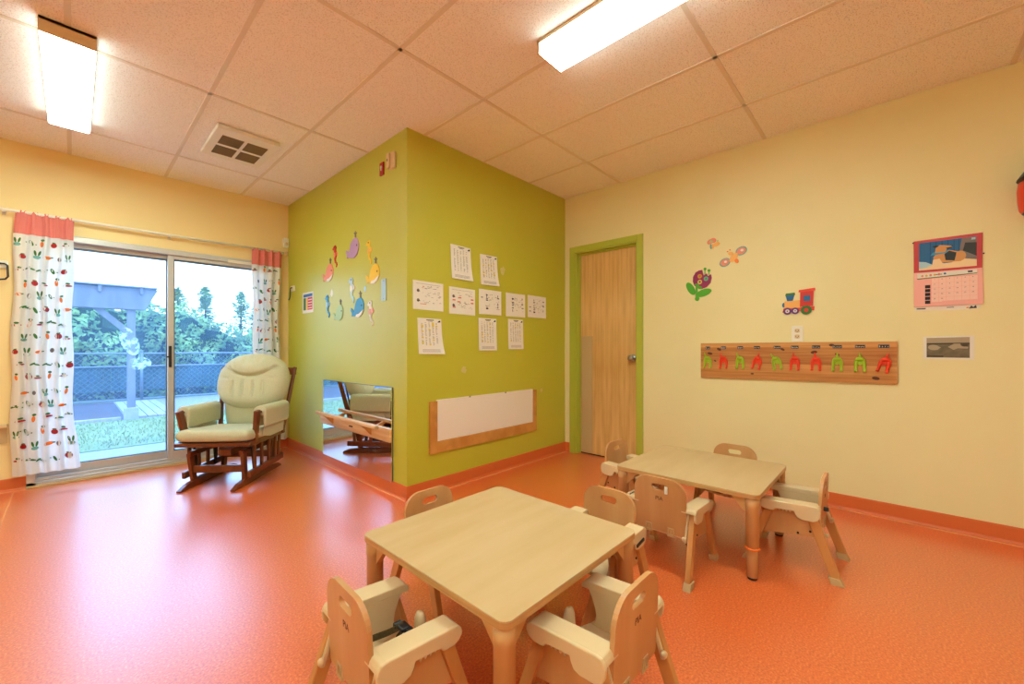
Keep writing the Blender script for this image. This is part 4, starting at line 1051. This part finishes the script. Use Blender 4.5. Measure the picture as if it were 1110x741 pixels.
for k in range(5):
    x = -.18+.09*k; bm = B(); beam(bm, (x*.95, -.27, .34), (x, -.382, .88), .024, .012); obj('back_slat', bm, 'cherry', gl, bevel=.002)

def cushion(w, d, h, nx, ny, p, seams):
    """pillow in local x,y with thickness in z: returns bm; top height shaped by seams(x,y)->depth"""
    bm = B(); top, bot = [], []
    for j in range(ny+1):
        a, b = [], []
        for i in range(nx+1):
            u, v = 2*i/nx-1, 2*j/ny-1
            u = math.copysign(abs(sin(u*pi/2)), u)*.5 + u*.5; v = math.copysign(abs(sin(v*pi/2)), v)*.5 + v*.5
            e = max(0, 1-abs(u)**p)**.5 * max(0, 1-abs(v)**p)**.5
            cx = u*w/2*(1-.06*abs(v)**6); cy = v*d/2*(1-.06*abs(u)**6)
            a.append(bm.verts.new((cx, cy, h/2*e - seams(cx, cy)*e))); b.append(bm.verts.new((cx, cy, -h/2*e)))
        top.append(a); bot.append(b)
    for g, f in ((top, 1), (bot, 0)):
        for j in range(ny):
            for i in range(nx): bm.faces.new((g[j][i], g[j][i+1], g[j+1][i+1], g[j+1][i])).smooth = True
    bmesh.ops.remove_doubles(bm, verts=bm.verts, dist=.0005)
    return bm
bm = cushion(.575, .54, .095, 44, 40, 18, lambda x, y: .004*math.exp(-((y-.0)/.012)**2))
sc_ = obj('seat_cushion', bm, 'cushion', gl); sc_.location = (0, .045, .400); sc_.rotation_euler = (R(4), 0, 0)
# back cushion: wide oval head pillow above a narrower lumbar pad
def back_top(nr=34, na=96):
    bm = B()
    def outline(a):
        c, s = cos(a), sin(a); ex = 2.6 if s < 0 else 2.2
        r = (abs(c)**ex + abs(s)**ex)**(-1/ex)
        X = .312*r*c; Z = .262*r*s
        if Z < 0: X *= 1 - .06*(Z/.262)**2
        return X, Z
    def depth(x, z, q):
        h = .125*max(0, 1-q**5)**.5
        zs = .035 + 1.9*x*x if abs(x) < .2 else .035+1.9*.04+ .25*(abs(x)-.2)      # smile seam under the head roll
        h -= .034*math.exp(-((z-zs)/.012)**2)*max(0, 1-q**6)
        if z > zs:
            h += .018*math.exp(-((z-zs-.07)/.06)**2)*math.exp(-(x/.16)**2)
            th = math.atan2(x, z-zs+.16); h += .009*sin(th*30)*min(1, max(0, (q-.45)*2.4))*max(0, 1-q**10)
        else:
            if z > -.19:
                for xx in (-.13, -.045, .045, .13): h -= .022*math.exp(-((x-xx)/.009)**2)*max(0, 1-((z+.085)/.085)**2 if abs(z+.085) < .085 else 0)
            h -= .008*math.exp(-((z+.005-abs(x)*.1)/.008)**2)*(1 if abs(x) > .17 else 0)
        return max(h, 0)
    rings_f, rings_b = [], []
    for i in range(nr+1):
        q = (i/nr)**.75; f, b = [], []
        for k in range(na):
            X, Z = outline(2*pi*k/na); x, z = X*q, Z*q
            f.append(bm.verts.new((x, depth(x, z, q), z))); b.append(bm.verts.new((x, -.05*max(0, 1-q**6)**.5, z)))
        rings_f.append(f); rings_b.append(b)
    for rg in (rings_f, rings_b):
        for a, b in zip(rg, rg[1:]):
            for k in range(na): bm.faces.new((a[k], a[(k+1) % na], b[(k+1) % na], b[k])).smooth = True
    bmesh.ops.remove_doubles(bm, verts=bm.verts, dist=.0004)
    return bm
bt = obj('back_cushion', back_top(), 'cushion', gl); bt.location = (-.012, -.295, .800); bt.rotation_euler = (R(14), 0, 0)
bm = cushion(.44, .30, .12, 30, 24, 6, lambda x, y: .018*math.exp(-(x/.008)**2) + .01*math.exp(-((abs(x)-.15)/.01)**2))
lc = obj('lumbar_cushion', bm, 'cushion', gl); lc.location = (0, -.255, .525); lc.rotation_euler = (R(-78), 0, pi)

# ------------------------------------------------------------ outside
GZ = -.1
def slab(name, x0, x1, y0, y1, m, z=GZ, d=.1):
    bm = B(); box(bm, x0, x1, y0, y1, z-d, z); return struct(name, bm, m)
slab('ground_patio', -4, 8, YW+T, 6.85, 'concrete')
slab('ground_lawn', -6, 14, 6.85, 9.45, 'lawn_green', GZ+.01)
slab('ground_bed', -6, .62, 9.45, 12.85, 'mulch', GZ)
slab('ground_gravel', .62, 16, 9.45, 12.85, 'gravel', GZ)
slab('ground_far', -12, 24, 12.85, 26, 'lawn_green', GZ)
bm = B(); rnd = random.Random(2)
for k in range(9000):
    x, y = rnd.uniform(-3, 6), rnd.uniform(6.9, 9.33); h = rnd.uniform(.015, .045); a = rnd.uniform(0, pi); w = .006
    dx, dy = cos(a)*w, sin(a)*w
    bm.faces.new([bm.verts.new(p) for p in ((x-dx, y-dy, GZ+.01), (x+dx, y+dy, GZ+.01), (x+rnd.uniform(-.02, .02), y+rnd.uniform(-.02, .02), GZ+.01+h))])
gr = obj('grass', bm, 'lawn_green'); tag(gr, 'short green grass between the patio and the post', 'grass', kind='stuff')
bm = B(); box(bm, -3, .55, 9.42, 9.5, GZ-.02, GZ+.06); tag(obj('bed_edging', bm, 'deck', bevel=.01), 'pale edging board between the lawn and dark bed', 'edging')
dk = thing('boardwalk', 'pale boardwalk of long planks beside the pergola post', 'boardwalk', (.93, 9.55, GZ))
for k in range(5):
    bm = B(); x = -.30+.135*k; box(bm, x, x+.122, 0, 2.9, .0, .035); obj('plank', bm, 'deck', dk, bevel=.003)
pg = thing('pergola', 'weathered grey timber pergola post and beam outside the glass door', 'pergola', (.675, 9.45, GZ))
bm = B(); prism(bm, rrect(-.09, .09, -.09, .09, .01), 'z', 0, .21); obj('concrete_footing', bm, 'concrete', pg, bevel=.01)
bm = B(); box(bm, -.052, .052, -.052, .052, .21, 2.05); obj('post', bm, 'timber_out', pg, bevel=.006)
for yy in (-.10, .06):
    bm = B(); prism(bm, [(-3.4, 1.86), (.17, 1.86), (.33, 2.20), (.31, 2.22), (-3.4, 2.20)], 'y', yy, yy+.04); obj('beam', bm, 'timber_out', pg, bevel=.004)
bm = B(); beam(bm, (-.03, 0, 1.47), (-.52, 0, 1.98), .05, .09, up=(0,1,0)); obj('brace', bm, 'timber_out', pg, bevel=.004)
for k in range(5):
    bm = B(); x = .12-.5*k; box(bm, x-.02, x+.02, -.14, 2.2, 2.12, 2.225); obj('rafter', bm, 'timber_out', pg, bevel=.004)
bm = B(); box(bm, -3.4, .325, -.16, .14, 2.226, 2.25); obj('top_board', bm, 'timber_out', pg, bevel=.004)
# chain link fence
fe = thing('chain_link_fence', 'chain link fence with dark screen before the hedge', 'fence', (0, 12.9, GZ))
bm = B(); x0, x1 = -4.0, 10.5
n = int((x1-x0)/.11)
for k in range(-11, n+1):
    for sgn in (1, -1):
        xa = x0 + k*.11; xb = xa + 1.08
        if sgn < 0: xa, xb = xb, xa
        if min(xa, xb) >= x0 and max(xa, xb) <= x1: tube(bm, (xa, 0, .02), (xb, 0, 1.09), .0035, n=3, cap=False)
obj('wire_mesh', bm, 'fence_metal', fe)
bm = B()
for k in range(120):
    xx = x0 + (x1-x0)*k/120; box(bm, xx+.001, xx+(x1-x0)/120-.003, .03, .034, .23, .78)
obj('screen', bm, 'fence_screen', fe)
for z in (1.09, .79, .03):
    bm = B(); tube(bm, (x0, 0, z), (x1, 0, z), .02, n=10); obj('rail', bm, 'fence_metal', fe)
for k in range(7):
    x = x0 + .5 + k*2.3; bm = B(); tube(bm, (x, 0, 0), (x, 0, 1.12), .03, n=12); mx = Matrix.Translation((x, 0, 1.12)); lathe(bm, [(.034, 0), (.03, .02), (.012, .04)], 12, 0, mx); obj('post', bm, 'fence_metal', fe)
# hedge
def leaf_mass(bm, fn, n, size, rnd):
    for k in range(n):
        p, nr = fn(rnd); s = size*rnd.uniform(.6, 1.4)
        d = (nr + Vector((rnd.uniform(-1,1), rnd.uniform(-1,1), rnd.uniform(-1,1)))*.9).normalized(); u = d.orthogonal().normalized(); v = d.cross(u)
        a = rnd.uniform(0, 2*pi); u, v = u*cos(a)+v*sin(a), v*cos(a)-u*sin(a)
        bm.faces.new([bm.verts.new(p + q) for q in (-u*s, v*s*.45, u*s, -v*s*.45)]).material_index = 1
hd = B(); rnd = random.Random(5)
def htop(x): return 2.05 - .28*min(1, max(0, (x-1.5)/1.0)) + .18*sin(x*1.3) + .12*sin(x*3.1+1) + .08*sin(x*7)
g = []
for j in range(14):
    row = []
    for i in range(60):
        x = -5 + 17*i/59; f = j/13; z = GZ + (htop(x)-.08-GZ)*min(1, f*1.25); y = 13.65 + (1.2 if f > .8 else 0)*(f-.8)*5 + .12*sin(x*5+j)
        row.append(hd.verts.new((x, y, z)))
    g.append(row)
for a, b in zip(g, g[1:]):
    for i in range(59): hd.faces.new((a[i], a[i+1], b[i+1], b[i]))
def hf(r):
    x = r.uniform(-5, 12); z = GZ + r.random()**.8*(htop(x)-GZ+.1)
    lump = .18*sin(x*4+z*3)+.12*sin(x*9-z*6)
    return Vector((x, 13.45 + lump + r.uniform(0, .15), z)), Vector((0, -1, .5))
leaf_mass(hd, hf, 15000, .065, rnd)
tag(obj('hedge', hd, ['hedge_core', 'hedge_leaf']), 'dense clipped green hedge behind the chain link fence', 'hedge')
# conifers beyond
def conifer(x, y, h, r, label, seed):
    rnd = random.Random(seed); t = thing('conifer_tree', label, 'tree', (x, y, GZ), 0, 'conifers beyond the hedge')
    bm = B(); tube(bm, (0, 0, 0), (0, 0, h*.95), .09, .015, 8); obj('trunk', bm, 'trunk', t)
    bm = B()
    for k in range(2600):
        z = h*(.12 + .88*rnd.random()**.85); rr = r*(1-z/h)**.5 * (0.8+.2*sin(z*9))
        a = rnd.uniform(0, 2*pi); q = rr*rnd.uniform(.2, 1)
        p = Vector((q*cos(a), q*sin(a), z + .1*rnd.random() - q*.25)); d = Vector((cos(a), sin(a), rnd.uniform(-.4, .5))).normalized(); v = Vector((-sin(a), cos(a), rnd.uniform(-.3, .3)))
        s = rnd.uniform(.07, .14)
        bm.faces.new([bm.verts.new(w) for w in (p-d*s*.4, p+v*s*.35, p+d*s, p-v*s*.35)])
    obj('crown', bm, 'conifer', t)
for i, (x, y, h, r, lb) in enumerate([(2.95, 16.4, 3.15, .74, 'tallest light green conifer with a pointed top in the right pane'), (4.45, 16.4, 2.95, .74, 'light green conifer beside the narrow curtain'),
        (1.45, 16.4, 2.85, .74, 'light green conifer behind the door divider'), (2.5, 18.3, 3.25, .95, 'distant conifer left of the tallest pointed one'), (4.4, 18.3, 3.3, .95, 'distant conifer filling the gap right of the tallest one'),
        (-.9, 16.4, 2.7, .8, 'light green conifer behind the hedge left of the pergola post'), (6.4, 17.2, 3.3, .95, 'light green conifer farthest along the hedge')]):
    conifer(x, y, h, r, lb, 20+i)

# ------------------------------------------------------------ daylight
w = bpy.data.worlds.new('world'); SC.world = w; w.use_nodes = True; nt = w.node_tree
bg = nt.nodes['Background']
tc = nt.nodes.new('ShaderNodeTexCoord'); sx = nt.nodes.new('ShaderNodeSeparateXYZ'); nt.links.new(tc.outputs['Generated'], sx.inputs[0])
cr = nt.nodes.new('ShaderNodeValToRGB'); nt.links.new(sx.outputs['Z'], cr.inputs[0])
cr.color_ramp.elements[0].position = .0; cr.color_ramp.elements[0].color = (.46, .70, 1, 1)
cr.color_ramp.elements[1].position = .55; cr.color_ramp.elements[1].color = (.30, .56, 1, 1)
nt.links.new(cr.outputs[0], bg.inputs[0]); bg.inputs[1].default_value = 1.9
sun = bpy.data.lights.new('sun', 'SUN'); sun.energy = .36; sun.angle = R(3); sun.color = (1, .98, .95)
so = bpy.data.objects.new('sun', sun); C.objects.link(so); so.rotation_euler = (R(38), R(8), R(-25))

# ------------------------------------------------------------ camera
cam = bpy.data.cameras.new('camera'); co = bpy.data.objects.new('camera', cam); C.objects.link(co); SC.camera = co
co.location = (0, 0, 1.108); co.rotation_euler = (pi/2, 0, -.8213)
cam.sensor_width = 36; cam.lens = 443.06/1110*36; cam.shift_y = (377.33-370.5)/1110; cam.clip_start = .02

vs = SC.view_settings; vs.view_transform = 'Standard'; vs.look = 'None'; vs.gamma = 1; vs.use_curve_mapping = False; vs.exposure = 2.02
SC.cycles.use_denoising = True
SC.cycles.max_bounces = 10; SC.cycles.diffuse_bounces = 6; SC.cycles.sample_clamp_indirect = 8
